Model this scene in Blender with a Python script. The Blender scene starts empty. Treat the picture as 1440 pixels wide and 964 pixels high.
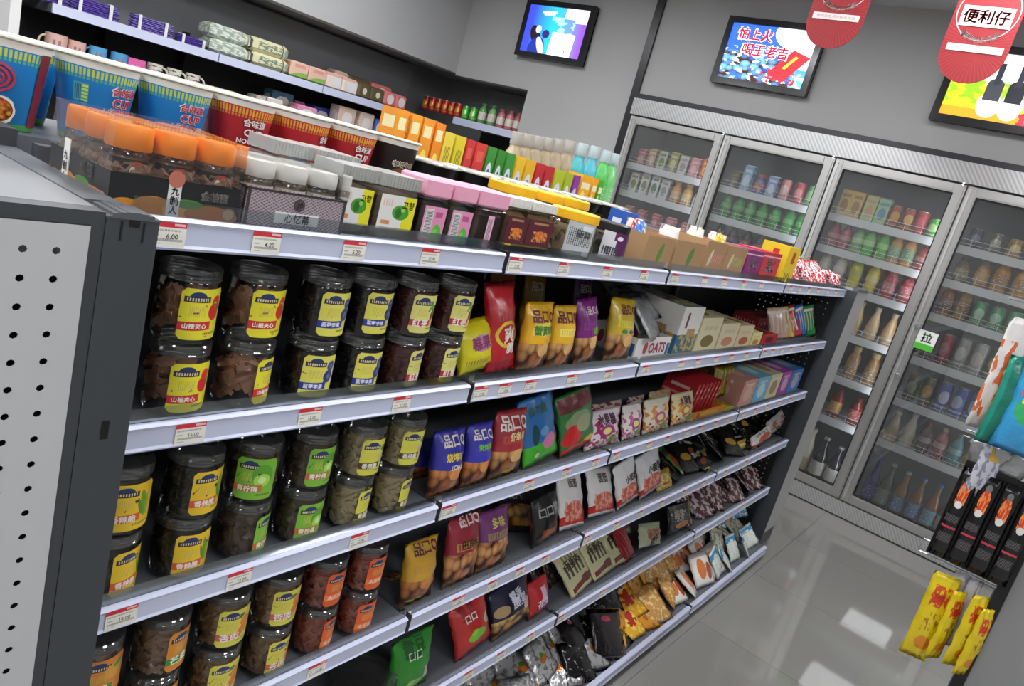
import bpy, math, random
from mathutils import Vector, Matrix

# ------------------------------------------------------------------ camera, world, exposure
SC = bpy.context.scene
COL = SC.collection
PI = math.pi
FPX = 1028.34
CAM = Vector((-0.9366504, -0.7041636, 1.3822452))
RGT = Vector((0.59906861, -0.75689855, 0.26119223))
UPV = Vector((0.03307612, 0.34932066, 0.93641927))
FWD = Vector((0.80001423, 0.55234016, -0.23430231))
cam_data = bpy.data.cameras.new('camera')
cam_data.sensor_width = 36.0
cam_data.lens = FPX / 1440 * 36.0
cam_data.clip_start = 0.02
cam = bpy.data.objects.new('camera', cam_data)
COL.objects.link(cam)
m = Matrix.Identity(4)
for i in range(3):
    m[i][0], m[i][1], m[i][2], m[i][3] = RGT[i], UPV[i], -FWD[i], CAM[i]
cam.matrix_world = m
SC.camera = cam
world = bpy.data.worlds.new('world')
SC.world = world
world.use_nodes = True
world.node_tree.nodes['Background'].inputs[0].default_value = (0.5, 0.53, 0.58, 1)
world.node_tree.nodes['Background'].inputs[1].default_value = 0.3
SC.view_settings.view_transform = 'Standard'
SC.view_settings.look = 'None'
SC.view_settings.gamma = 1.0
SC.view_settings.use_curve_mapping = False
SC.view_settings.exposure = 0.75
LAMP_POWER = 14.0          # emission of the ceiling panels
CEIL = 2.67

# ------------------------------------------------------------------ photo pixel <-> place
def at(u, v, ax, val):
    d = RGT * ((u - 720) / FPX) - UPV * ((v - 482) / FPX) + FWD
    i = 'xyz'.index(ax)
    return CAM + d * ((val - CAM[i]) / d[i])
def sx(u, y, z):                       # x of the point at depth y, height z seen in column u
    k = (u - 720) / FPX; dy = y - CAM.y; dz = z - CAM.z
    A = RGT.y * dy + RGT.z * dz; B = FWD.y * dy + FWD.z * dz
    return CAM.x + (k * B - A) / (RGT.x - k * FWD.x)
def sy(u, x, z):
    k = (u - 720) / FPX; dx = x - CAM.x; dz = z - CAM.z
    A = RGT.x * dx + RGT.z * dz; B = FWD.x * dx + FWD.z * dz
    return CAM.y + (k * B - A) / (RGT.y - k * FWD.y)
def vz(v, x, y):
    k = (482 - v) / FPX; dx = x - CAM.x; dy = y - CAM.y
    A = UPV.x * dx + UPV.y * dy; B = FWD.x * dx + FWD.y * dy
    return CAM.z + (k * B - A) / (UPV.z - k * FWD.z)

# ------------------------------------------------------------------ materials
def lin(c):
    if isinstance(c, str):
        c = [int(c[i:i + 2], 16) / 255 for i in (0, 2, 4)]
    return tuple(x / 12.92 if x <= 0.04045 else ((x + 0.055) / 1.055) ** 2.4 for x in c) + (1.0,)

class NB:
    def __init__(s, name):
        s.m = bpy.data.materials.new(name); s.m.use_nodes = True
        s.t = s.m.node_tree; s.n = s.t.nodes; s.l = s.t.links
        s.n.clear(); s.out = s.n.new('ShaderNodeOutputMaterial')
    def put(s, sock, v):
        if isinstance(v, bpy.types.NodeSocket): s.l.new(v, sock)
        else: sock.default_value = v
    def ma(s, op, a, b=0.0):
        n = s.n.new('ShaderNodeMath'); n.operation = op
        s.put(n.inputs[0], a); s.put(n.inputs[1], b); return n.outputs[0]
    def vm(s, op, a, b=(0, 0, 0)):
        n = s.n.new('ShaderNodeVectorMath'); n.operation = op
        s.put(n.inputs[0], a); s.put(n.inputs[1], b)
        return n.outputs[1] if op == 'LENGTH' else n.outputs[0]
    def sep(s, v):
        n = s.n.new('ShaderNodeSeparateXYZ'); s.l.new(v, n.inputs[0]); return n.outputs
    def mix(s, f, a, b):
        n = s.n.new('ShaderNodeMix'); n.data_type = 'RGBA'
        s.put(n.inputs[0], f); s.put(n.inputs[6], a); s.put(n.inputs[7], b); return n.outputs[2]
    def rot(s, v, a):
        if not a: return v
        n = s.n.new('ShaderNodeVectorRotate'); n.rotation_type = 'Z_AXIS'
        s.put(n.inputs[0], v); n.inputs['Angle'].default_value = a; return n.outputs[0]
    def local(s, uv, cx, cy, w, h, a=0):
        v = s.rot(s.vm('SUBTRACT', uv, (cx, cy, 0)), -a)
        return s.vm('DIVIDE', v, (w, h, 1))
    def ell(s, uv, cx, cy, w, h, a=0):
        return s.ma('LESS_THAN', s.vm('LENGTH', s.local(uv, cx, cy, w, h, a)), 1.0)
    def rect(s, uv, cx, cy, w, h, a=0):
        o = s.sep(s.vm('ABSOLUTE', s.local(uv, cx, cy, w, h, a)))
        return s.ma('LESS_THAN', s.ma('MAXIMUM', o[0], o[1]), 1.0)

MATS = {}
def mat(name, base, rough=0.5, metal=0.0, shapes=(), emit=0.0, spec=0.5, bump=None, coord='UV', coat=0.0, mottle=None):
    """procedural print: shapes in uv space, painted over each other
    r/e: cx,cy,hw,hh,colour[,angle]   v: food cells cx,cy,hw,hh,scale,colourA,colourB[,round]
    s: stripes cx,cy,hw,hh,freq,duty,colour[,angle]   n: noise blotches cx,cy,hw,hh,scale,threshold,colour
    y: sun rays cx,cy,count,colour     g: gradient axis,from,to,colour"""
    if name in MATS: return MATS[name]
    b = NB(name)
    bs = b.n.new('ShaderNodeBsdfPrincipled')
    b.l.new(bs.outputs[0], b.out.inputs[0])
    tc = b.n.new('ShaderNodeTexCoord'); uv = tc.outputs[coord]
    cur = lin(base)
    for sh in shapes:
        k, p = sh[0], sh[1:]
        if k == 'r': cur = b.mix(b.rect(uv, *p[:4], *(p[5:6])), cur, lin(p[4]))
        elif k == 'e': cur = b.mix(b.ell(uv, *p[:4], *(p[5:6])), cur, lin(p[4]))
        elif k == 'v':
            mask = (b.ell if len(p) > 7 and p[7] else b.rect)(uv, *p[:4])
            vn = b.n.new('ShaderNodeTexVoronoi'); vn.feature = 'F1'; vn.inputs['Scale'].default_value = p[4]
            b.l.new(uv, vn.inputs['Vector'])
            o = b.n.new('ShaderNodeSeparateColor'); b.l.new(vn.outputs['Color'], o.inputs[0])
            c = b.mix(o.outputs[0], lin(p[5]), lin(p[6]))
            c = b.mix(b.ma('MULTIPLY', b.ma('POWER', vn.outputs['Distance'], 2.0), 1.7), c, lin('401808'))
            cur = b.mix(mask, cur, c)
        elif k == 's':
            v = b.rot(uv, -(p[7] if len(p) > 7 else 0))
            st = b.ma('LESS_THAN', b.ma('FRACT', b.ma('MULTIPLY', b.sep(v)[0], p[4])), p[5])
            cur = b.mix(b.ma('MULTIPLY', st, b.rect(uv, *p[:4])), cur, lin(p[6]))
        elif k == 'n':
            nn = b.n.new('ShaderNodeTexNoise'); nn.inputs['Scale'].default_value = p[4]; b.l.new(uv, nn.inputs['Vector'])
            st = b.ma('GREATER_THAN', nn.outputs[0], p[5])
            cur = b.mix(b.ma('MULTIPLY', st, b.rect(uv, *p[:4])), cur, lin(p[6]))
        elif k == 'y':
            o = b.sep(b.vm('SUBTRACT', uv, (p[0], p[1], 0)))
            a = b.ma('MULTIPLY', b.ma('ARCTAN2', o[1], o[0]), p[2] / (2 * PI))
            cur = b.mix(b.ma('LESS_THAN', b.ma('FRACT', a), 0.5), cur, lin(p[3]))
        elif k == 'g':
            o = b.sep(uv)[p[0]]
            f = b.n.new('ShaderNodeMapRange'); b.l.new(o, f.inputs[0])
            f.inputs[1].default_value = p[1]; f.inputs[2].default_value = p[2]
            cur = b.mix(f.outputs[0], cur, lin(p[3]))
    if mottle:
        nn = b.n.new('ShaderNodeTexNoise'); nn.inputs['Scale'].default_value = mottle[0]; nn.inputs['Detail'].default_value = 4
        b.l.new(tc.outputs['Object'], nn.inputs['Vector'])
        cur = b.mix(nn.outputs[0], cur, lin(mottle[1]))
    b.put(bs.inputs['Base Color'], cur)
    bs.inputs['Roughness'].default_value = rough
    bs.inputs['Metallic'].default_value = metal
    bs.inputs['Specular IOR Level'].default_value = spec
    bs.inputs['Coat Weight'].default_value = coat
    bs.inputs['Coat Roughness'].default_value = 0.12
    if emit:
        b.put(bs.inputs['Emission Color'], cur); bs.inputs['Emission Strength'].default_value = emit
    if bump:
        nn = b.n.new('ShaderNodeTexNoise'); nn.inputs['Scale'].default_value = bump[0]; nn.inputs['Detail'].default_value = 3
        b.l.new(tc.outputs['Object'], nn.inputs['Vector'])
        bm = b.n.new('ShaderNodeBump'); bm.inputs['Strength'].default_value = bump[1]; bm.inputs['Distance'].default_value = 0.01
        b.l.new(nn.outputs[0], bm.inputs['Height']); b.l.new(bm.outputs[0], bs.inputs['Normal'])
    MATS[name] = b.m
    return b.m
def plain(c, rough=0.45, metal=0.0, coat=0.0):
    return mat('paint_%s_%d_%d_%d' % (c, rough * 100, metal * 100, coat * 100), c, rough, metal, coat=coat)
def clear(name, tint='ffffff', refl=0.9, base=0.03, rough=0.04, haze=0.0):
    if name in MATS: return MATS[name]
    b = NB(name)
    tr = b.n.new('ShaderNodeBsdfTransparent'); tr.inputs[0].default_value = lin(tint)
    gl = b.n.new('ShaderNodeBsdfGlossy'); gl.inputs['Roughness'].default_value = rough; gl.inputs[0].default_value = (1, 1, 1, 1)
    lw = b.n.new('ShaderNodeFresnel'); lw.inputs[0].default_value = 1.45
    f = b.ma('ADD', b.ma('MULTIPLY', lw.outputs[0], refl), base)
    mx = b.n.new('ShaderNodeMixShader'); b.l.new(f, mx.inputs[0]); b.l.new(tr.outputs[0], mx.inputs[1]); b.l.new(gl.outputs[0], mx.inputs[2])
    last = mx.outputs[0]
    if haze:
        df = b.n.new('ShaderNodeBsdfDiffuse'); df.inputs[0].default_value = lin('e8e8e4')
        m2 = b.n.new('ShaderNodeMixShader'); m2.inputs[0].default_value = haze
        b.l.new(last, m2.inputs[1]); b.l.new(df.outputs[0], m2.inputs[2]); last = m2.outputs[0]
    b.l.new(last, b.out.inputs[0])
    MATS[name] = b.m
    return b.m

# ------------------------------------------------------------------ objects
def tag(o, label=None, cat=None, group=None, kind=None):
    if label: o['label'] = label
    if cat: o['category'] = cat
    if group: o['group'] = group
    if kind: o['kind'] = kind
    return o
def empty(name, loc=(0, 0, 0), rz=0.0, **k):
    o = bpy.data.objects.new(name, None); COL.objects.link(o)
    o.location = loc; o.rotation_euler = (0, 0, rz); o.empty_display_size = 0.02
    return tag(o, **k)
def add(name, me, material, parent=None, loc=(0, 0, 0), rot=(0, 0, 0), scale=None, **k):
    o = bpy.data.objects.new(name, me); COL.objects.link(o)
    if len(me.materials) == 0: me.materials.append(material)
    elif me.materials[0] != material:
        o.material_slots[0].link = 'OBJECT'; o.material_slots[0].material = material
    o.parent = parent; o.location = loc; o.rotation_euler = rot
    if scale: o.scale = scale
    return tag(o, **k)

class MB:
    def __init__(s): s.v = []; s.f = []; s.uv = []
    def quad(s, a, b, c, d, uvs=((0, 0), (1, 0), (1, 1), (0, 1))):
        i = len(s.v); s.v += [tuple(a), tuple(b), tuple(c), tuple(d)]; s.f.append((i, i + 1, i + 2, i + 3)); s.uv += list(uvs); return s
    def box(s, x0, x1, y0, y1, z0, z1):
        if x0 > x1: x0, x1 = x1, x0
        if y0 > y1: y0, y1 = y1, y0
        if z0 > z1: z0, z1 = z1, z0
        P = [(x0, y0, z0), (x1, y0, z0), (x1, y1, z0), (x0, y1, z0), (x0, y0, z1), (x1, y0, z1), (x1, y1, z1), (x0, y1, z1)]
        i = len(s.v); s.v += P
        for q in ((0, 1, 5, 4), (2, 3, 7, 6), (3, 0, 4, 7), (1, 2, 6, 5), (4, 5, 6, 7), (3, 2, 1, 0)):
            s.f.append(tuple(i + k for k in q)); s.uv += [(0, 0), (1, 0), (1, 1), (0, 1)]
        return s
    def obox(s, c, ax, ay, az):        # oriented box: centre and half axes
        c, ax, ay, az = map(Vector, (c, ax, ay, az))
        P = [c + sx_ * ax + sy_ * ay + sz_ * az for sz_ in (-1, 1) for sx_, sy_ in ((-1, -1), (1, -1), (1, 1), (-1, 1))]
        i = len(s.v); s.v += [tuple(p) for p in P]
        for q in ((0, 1, 5, 4), (2, 3, 7, 6), (3, 0, 4, 7), (1, 2, 6, 5), (4, 5, 6, 7), (3, 2, 1, 0)):
            s.f.append(tuple(i + k for k in q)); s.uv += [(0, 0), (1, 0), (1, 1), (0, 1)]
        return s
    def tube(s, a, b, r, n=6, caps=True):
        a, b = Vector(a), Vector(b); d = (b - a).normalized()
        e = d.orthogonal().normalized(); g = d.cross(e); i = len(s.v)
        for p in (a, b):
            for k in range(n):
                t = 2 * PI * k / n; s.v.append(tuple(p + e * (r * math.cos(t)) + g * (r * math.sin(t))))
        for k in range(n):
            j = (k + 1) % n
            s.f.append((i + k, i + j, i + n + j, i + n + k)); s.uv += [(0, 0), (1, 0), (1, 1), (0, 1)]
        if caps:
            s.f.append(tuple(i + k for k in reversed(range(n)))); s.uv += [(0, 0)] * n
            s.f.append(tuple(i + n + k for k in range(n))); s.uv += [(0, 0)] * n
        return s
    def path(s, pts, r, n=6):
        for a, b in zip(pts, pts[1:]): s.tube(a, b, r, n)
        return s
    def lathe(s, prof, n=20, cx=0, cy=0, z0=0, cap=True):
        i = len(s.v); K = len(prof)
        H = [p[1] for p in prof]; lo, hi = min(H), max(H)
        for r, z in prof:
            for k in range(n):
                t = 2 * PI * k / n; s.v.append((cx + r * math.sin(t), cy - r * math.cos(t), z0 + z))
        for j in range(K - 1):
            for k in range(n):
                q = (k + 1) % n
                s.f.append((i + j * n + k, i + j * n + q, i + (j + 1) * n + q, i + (j + 1) * n + k))
                va, vb = (prof[j][1] - lo) / (hi - lo + 1e-9), (prof[j + 1][1] - lo) / (hi - lo + 1e-9)
                ua, ub = ((k / n + 0.5) % 1.0), ((k / n + 0.5) % 1.0) + 1 / n
                s.uv += [(ua, va), (ub, va), (ub, vb), (ua, vb)]
        if cap:
            s.f.append(tuple(i + k for k in reversed(range(n)))); s.uv += [(0.5, 0.0)] * n
            s.f.append(tuple(i + (K - 1) * n + k for k in range(n))); s.uv += [(0.5, 1.0)] * n
        return s
    def patch(s, r, a0, a1, z0, z1, n=10, m=1, r1=None, corner=0.0):   # label wrapped on a cylinder or cone, angle 0 faces -Y
        r1 = r if r1 is None else r1; i = len(s.v); zz = []
        for j in range(m + 1):
            for k in range(n + 1):
                f = k / n; t = a0 + (a1 - a0) * f; g = j / m
                lo = hi = 0.0
                if corner:
                    e = min(f, 1 - f) * (a1 - a0) * r / corner
                    if e < 1: lo = corner * (1 - math.sqrt(1 - (1 - e) ** 2))
                z = (z0 + lo) + (z1 - z0 - 2 * lo) * g; rr = r + (r1 - r) * (z - z0) / (z1 - z0)
                s.v.append((rr * math.sin(t), -rr * math.cos(t), z)); zz.append((f, (z - z0) / (z1 - z0)))
        for j in range(m):
            for k in range(n):
                q = (j * (n + 1) + k, j * (n + 1) + k + 1, (j + 1) * (n + 1) + k + 1, (j + 1) * (n + 1) + k)
                s.f.append(tuple(i + x for x in q)); s.uv += [zz[x] for x in q]
        return s
    def mesh(s, name, smooth=False):
        me = bpy.data.meshes.new(name); me.from_pydata(s.v, [], s.f)
        ul = me.uv_layers.new(name='UVMap'); flat = [c for p in s.uv for c in p]
        ul.data.foreach_set('uv', flat)
        if smooth: me.polygons.foreach_set('use_smooth', [True] * len(me.polygons))
        me.update(); return me
def smooth_angle(me, deg=40):
    me.polygons.foreach_set('use_smooth', [True] * len(me.polygons))
    try: me.set_sharp_from_angle(angle=math.radians(deg))
    except Exception: pass
    return me
CACHE = {}
def cached(key, fn):
    if key not in CACHE: CACHE[key] = fn()
    return CACHE[key]
def box_mesh(w, d, h, bev=0.0):        # origin at the middle of the base, -Y is the front
    def mk():
        b = MB()
        if not bev: return b.box(-w / 2, w / 2, -d / 2, d / 2, 0, h).mesh('box')
        e = bev
        prof = [(0, e), (e, 0)]
        ring = []
        for (ox, oy, sxn, syn) in ((-w / 2, -d / 2, 1, 1), (w / 2, -d / 2, -1, 1), (w / 2, d / 2, -1, -1), (-w / 2, d / 2, 1, -1)):
            p = [(ox, oy + syn * e), (ox + sxn * e, oy)]
            ring += p if sxn * syn > 0 else p[::-1]
        ins = lambda q: (q[0] - e * (1 if q[0] > 0 else -1), q[1] - e * (1 if q[1] > 0 else -1))
        lev = [[(*ins(q), 0) for q in ring], [(*q, e) for q in ring], [(*q, h - e) for q in ring], [(*ins(q), h) for q in ring]]
        n = 8
        for L in lev: b.v += L
        for j in range(3):
            for k in range(n):
                q = (k + 1) % n; idx = (j * n + k, j * n + q, (j + 1) * n + q, (j + 1) * n + k); b.f.append(idx)
                for x in idx:
                    X, Y, Z = b.v[x]
                    b.uv.append(((X / w + 0.5) if (k % 4) == 1 or (k % 4) == 0 and k == 0 else (Y / d + 0.5), Z / h))
        b.f.append(tuple(reversed(range(n)))); b.uv += [(0.5, 0)] * n
        b.f.append(tuple(3 * n + k for k in range(n))); b.uv += [(b.v[3 * n + k][0] / w + .5, b.v[3 * n + k][1] / d + .5) for k in range(n)]
        return b.mesh('box')
    return cached(('box', round(w, 4), round(d, 4), round(h, 4), bev), mk)

# ---- lettering: flat outlines, mapped onto a surface by fn(x, y) -> point
def letters(body, weight=0.0):
    def mk():
        cu = bpy.data.curves.new('lettering', 'FONT'); cu.body = body; cu.resolution_u = 2; cu.offset = weight
        cu.align_x = 'CENTER'; cu.align_y = 'CENTER'
        ob = bpy.data.objects.new('lettering', cu); me = ob.to_mesh()
        vs = [tuple(v.co[:2]) for v in me.vertices]; fs = [tuple(p.vertices) for p in me.polygons]
        ob.to_mesh_clear(); bpy.data.objects.remove(ob); bpy.data.curves.remove(cu)
        xs = [v[0] for v in vs] or [0]; ys = [v[1] for v in vs] or [0]
        cx, cy = (max(xs) + min(xs)) / 2, (max(ys) + min(ys)) / 2
        return [(x - cx, y - cy) for x, y in vs], fs, max(xs) - min(xs), max(ys) - min(ys)
    return cached(('txt', body, weight), mk)
def text_mesh(body, width, fn, weight=0.0, height=None):
    cjk = any(ord(c) > 0x2000 for c in body) and weight > 0     # heavy strokes: the glyph repeated with small shifts
    vs, fs, w, h = letters(body, 0.0 if cjk else weight)
    k = width / w if width else height / h
    ky = k if height is None or not width else height / h
    V, Fc = [], []
    sh = [(0, 0)]
    if cjk:
        n = 8 if weight > .03 else 4
        sh += [(weight * math.cos(2 * PI * i / n + .4), weight * math.sin(2 * PI * i / n + .4)) for i in range(n)]
    for dx, dy in sh:
        i = len(V); V += [tuple(fn((x + dx) * k, (y + dy) * ky)) for x, y in vs]; Fc += [tuple(i + q for q in f) for f in fs]
    me = bpy.data.meshes.new('lettering'); me.from_pydata(V, [], Fc); me.update()
    return me
def text(body, width, fn, colour, parent, name='lettering', weight=0.02, height=None, rough=0.5, emit=0, key=None, loc=(0, 0, 0), rot=(0, 0, 0)):
    if any(ord(c) > 0x2000 for c in body) and name not in ('title_outline', 'lettering_outline'): weight = min(weight, .03)
    mk = lambda: text_mesh(body, width, fn, weight, height)
    me = cached(('tm', key, body, colour), mk) if key else mk()
    mt = plain(colour, rough) if not emit else mat('glow_%s_%d' % (colour, emit * 10), colour, 0.6, emit=emit)
    return add(name, me, mt, parent, loc, rot)
def on_cyl(r, a, z, slope=0.0, off=0.0006):
    def fn(x, y):
        rr = r + slope * y + off; t = a + x / r
        return (rr * math.sin(t), -rr * math.cos(t), z + y)
    return fn
def on_front(y, x0=0, z0=0):           # a plane facing -Y
    return lambda x, z: (x0 + x, y, z0 + z)
def on_west(x, y0=0, z0=0):            # a plane facing -X (reader looks along +X, so text runs to -Y)
    return lambda s, z: (x, y0 - s, z0 + z)
ORD = ['first', 'second', 'third', 'fourth', 'fifth', 'sixth', 'seventh', 'eighth', 'ninth', 'tenth', 'eleventh', 'twelfth', 'thirteenth', 'fourteenth', 'fifteenth', 'sixteenth', 'seventeenth', 'eighteenth', 'nineteenth', 'twentieth']
RNG = random.Random(7)

# ------------------------------------------------------------------ ceiling lamps (the room's light)
lamp_glow = mat('lamp_diffuser', 'fafbff', 0.6, emit=LAMP_POWER)
lamp_frame = plain('d8d8d8', 0.4)
for j, ly in enumerate((-0.28, 1.15, 2.55, -2.3)):  # second row is unseen, added to brighten the walls
    for i, lx in enumerate((-3.2, -1.5, 0.18, 1.86)):
        if (i, j) == (0, 0): continue
        row = ('over the snack aisle', 'added as fill behind the gondola', 'near the household shelves', 'near the opposite wall')[j]
        lt = empty('ceiling_light', (lx, ly, CEIL), label='square white ceiling panel light %s, %s from the drinks cooler' % (row, ORD[3 - i]), cat='light', group='ceiling panel lights')
        add('frame', cached('lampframe', lambda: MB().box(-.31, .31, .25, .28, -.02, 0).box(-.31, .31, -.28, -.25, -.02, 0).box(-.31, -.285, -.25, .25, -.02, 0).box(.285, .31, -.25, .25, -.02, 0).mesh('frame')), lamp_frame, lt)
        add('diffuser', cached('lampdiff', lambda: MB().box(-.285, .285, -.25, .25, -.012, -.004).mesh('diffuser')), lamp_glow, lt)

# ------------------------------------------------------------------ the room
XW = 3.42                               # face of the wall above the cooler
YL = 3.50                               # face of the bulkhead over the household shelves
wall_m = mat('wall_paint', 'b2b2b0', 0.7, mottle=(3.0, 'acacab'))
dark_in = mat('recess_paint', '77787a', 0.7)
ST = dict(kind='structure')
ceil_m = mat('ceiling_paint', 'c9cacc', 0.8)
add('ceiling', MB().box(-4.1, 4.6, -3.6, 4.2, CEIL, CEIL + .1).mesh('ceiling'), ceil_m, **ST)
add('wall_far', MB().box(XW, XW + .12, -.82, 1.905, 2.0, CEIL).box(XW, XW + .12, 1.905, 2.765, 0, CEIL)
    .box(XW, XW + .12, 2.765, 3.5, 1.885, CEIL).box(XW, XW + .12, -3.6, -.82, 0, CEIL).mesh('wall_far'), wall_m, **ST)
add('wall_left', MB().box(-4.1, XW, YL, YL + .12, 1.9, CEIL).box(-4.1, .44, YL, YL + .12, 0, 1.9).mesh('wall_left'), wall_m, **ST)
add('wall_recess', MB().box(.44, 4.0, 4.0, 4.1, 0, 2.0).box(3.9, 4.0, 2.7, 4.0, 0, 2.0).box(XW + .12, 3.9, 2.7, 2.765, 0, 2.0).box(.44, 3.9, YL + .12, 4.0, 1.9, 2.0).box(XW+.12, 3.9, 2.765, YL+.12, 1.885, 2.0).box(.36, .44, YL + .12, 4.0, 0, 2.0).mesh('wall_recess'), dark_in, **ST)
add('wall_right', MB().box(-4.1, 3.5, -3.7, -3.6, 0, CEIL).mesh('wall_right'), wall_m, **ST)
add('wall_back', MB().box(-4.2, -4.1, -3.7, 4.2, 0, CEIL).mesh('wall_back'), wall_m, **ST)
# white upright beside the household shelves
add('trim_1', MB().box(.44, .485, YL - .005, YL + .03, 0, 1.9).mesh('trim'), plain('dcdcd8', 0.5), **ST)
mirror = mat('black_glass_trim', '26262a', 0.3, spec=0.5)
add('trim_2', MB().box(XW - .03, XW, -.82, 1.905, 1.968, 2.0).mesh('trim'), mirror, **ST)
add('trim_3', MB().box(XW - .02, XW - .0005, 1.862, 1.915, 0, CEIL).mesh('trim'), mirror, **ST)
add('trim_4', MB().box(XW - .004, XW, 1.915, 1.922, 0, CEIL).mesh('trim'), plain('c8c8c8', 0.3), **ST)

# floor: polished grey tiles, each its own slab
fl = add('floor', MB().box(-4.1, 4.0, -3.6, 4.0, -.1, -.004).mesh('floor'), plain('7c7a76', 0.6), **ST)
TS = 0.6
jt = at(1249, 964, 'z', 0)
tile_me = box_mesh(TS - .0014, TS - .0014, .004)
for tn in range(3):
    mat('floor_tile_%d' % tn, ('8f8d88', '8c8a86', '918f8a')[tn], 0.035, spec=0.7, mottle=(2.5, ('95938d', '918f89', '8b8984')[tn]))
for i in range(-9, 11):
    for j in range(-6, 9):
        cx, cy = 3.35 - TS / 2 + (i - 7) * TS + 1.2, jt.y + TS / 2 + (j - 1) * TS
        if -3.9 < cx < 3.3 and -3.4 < cy < 3.7:
            add('tile', tile_me, MATS['floor_tile_%d' % ((i * 7 + j * 3) % 3)], fl, (cx, cy, -.004))

# ------------------------------------------------------------------ the snack gondola
XB = [-0.598, 0.0, 0.606, 1.488, 2.328]
RB = [1.207, 0.980, 0.752, 0.522, 0.289]          # lower edges of the price rails
SZ = [b + .030 for b in RB] + [0.062]             # shelf surfaces, base deck last
dark_metal = mat('charcoal_steel', '3d4145', 0.5, bump=(900, .05))
shelf_m = mat('shelf_steel', '63666c', 0.45)
rail_m = mat('price_rail_plastic', 'c9cee4', 0.32, spec=0.6)
black_p = plain('151618', 0.4)
lip_m = clear('clear_lip', 'eef2f4', 0.8, 0.03, 0.08)
gon = empty('snack_gondola', (0.9, 0.37, 0), label='long charcoal double-sided store shelving with white price rails full of snacks', cat='shelf')
def gp(name, mb, mt, **k):
    o = add(name, mb.mesh(name), mt, gon, **k); o.matrix_parent_inverse = Matrix.Translation((-0.9, -0.37, 0)); return o
gp('back_panel', MB().box(-.6, 2.33, .362, .378, .06, 1.205), plain('1d1e21', 0.6))
gp('spine_cap', MB().box(-.6, 2.33, .205, .222, 1.2, 1.262), plain('4a4d52', .5))
for i in range(5): gp('upright', MB().box(XB[i] - .012, XB[i] + .012, .345, .395, 0, 1.2), dark_metal)
def rail(x0, x1, z, y=0.0):
    P = [(.010, 0), (-.003, 0), (-.0055, .003), (-.0035, .006), (-.0035, .026), (-.0055, .030), (-.002, .033), (.010, .033)]
    b = MB()
    for (ya, za), (yb, zb) in zip(P, P[1:] + P[:1]):
        b.quad((x0, y + ya, z + za), (x0, y + yb, z + zb), (x1, y + yb, z + zb), (x1, y + ya, z + za))
    for X, o in ((x0, 1), (x1, -1)):
        i = len(b.v); b.v += [(X, y + a, z + c) for a, c in P][::o]; b.f.append(tuple(range(i, i + 8))); b.uv += [(0, 0)] * 8
    return b
for L in range(6):
    y0 = 0.0 if L < 5 else -.078
    zb = RB[L] if L < 5 else .032
    for i in range(4):
        a, c = XB[i] + .004, XB[i + 1] - .004
        back = .36 if L else .76
        gp('shelf_board', MB().box(a, c, y0 + .011, back, zb + .006, zb + .030), shelf_m)
        gp('price_rail', rail(a + .001, c - .001, zb, y0), rail_m)
        if L < 5:
            gp('clear_lip', MB().box(a + .004, c - .004, y0 + .0015, y0 + .003, zb + .0335, zb + .050), lip_m)
        if i: gp('rail_joint', MB().box(XB[i] - .0045, XB[i] + .0045, y0 - .004, y0 + .02, zb - .002, zb + .036), black_p)
gp('kick_plate', MB().box(-.59, 2.32, -.05, -.03, 0.0, .034), plain('222326', .6))
gp('rear_base', MB().box(-.59, 2.32, .38, .76, 0, .06), dark_metal)
# shelf brackets seen as dark arms under the boards
for L in range(5):
    for i in range(1, 4): gp('bracket', MB().box(XB[i] - .002, XB[i] + .002, .03, .36, RB[L] - .02, RB[L] + .006), black_p)
# price tags
tag_m = mat('price_tag_print', 'eceade', 0.5, shapes=[('r', .5, .9, .5, .12, 'd8303c'), ('r', .8, .9, .16, .05, 'f2c8c8'), ('s', .45, .66, .4, .04, 24, .55, '9a9890'),
    ('r', .15, .45, .09, .03, 'b8b4aa'), ('s', .5, .26, .42, .05, 33, .6, '7c7a74'), ('r', .2, .12, .12, .02, 'c4c0b4')])
tag_me = box_mesh(.036, .0008, .025)
TAGS = {0: [236, 374, 497, 604, 723, 792, 853, 905, 948, 990, 1018, 1045, 1070, 1112, 1124, 1137, 1150, 1163, 1175],
        1: [267, 435, 564, 670, 709, 745, 803, 855, 907, 957, 981, 1006, 1028, 1049, 1075, 1086, 1099, 1112, 1127, 1143],
        2: [170, 336, 504, 627, 743, 796, 837, 866, 912, 938, 966, 984, 1006, 1022, 1045, 1062, 1078, 1096, 1110],
        3: [445, 643, 692, 730, 766, 822, 866, 900, 930, 962, 988, 1020, 1048, 1072],
        4: [658, 704, 746, 789, 847, 899, 935, 990, 1020, 1045]}
for L, us in TAGS.items():
    for k, u in enumerate(us):
        x = sx(u, -.004, RB[L] + .015)
        j = min((i for i in range(1, 4)), key=lambda i: abs(x - XB[i]))
        if abs(x - XB[j]) < .024: x = XB[j] + (.026 if x > XB[j] else -.026)
        t = add('price_tag', tag_me, tag_m, gon, (x - .9, -.0047 - .37, RB[L] + .004))
        if x < .7:
            body = '16.00' if (L in (1, 2) and k == 0) else ('4.20' if L == 0 and k == 1 else ('5.20' if L == 0 and k == 2 else ('6.00' if L == 0 and k == 0 else '12.00')))
            text(body, .0125, on_front(-.00055, .004, .0105), '44423c', t, 'printed_price', .012, key='ptag')

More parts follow.
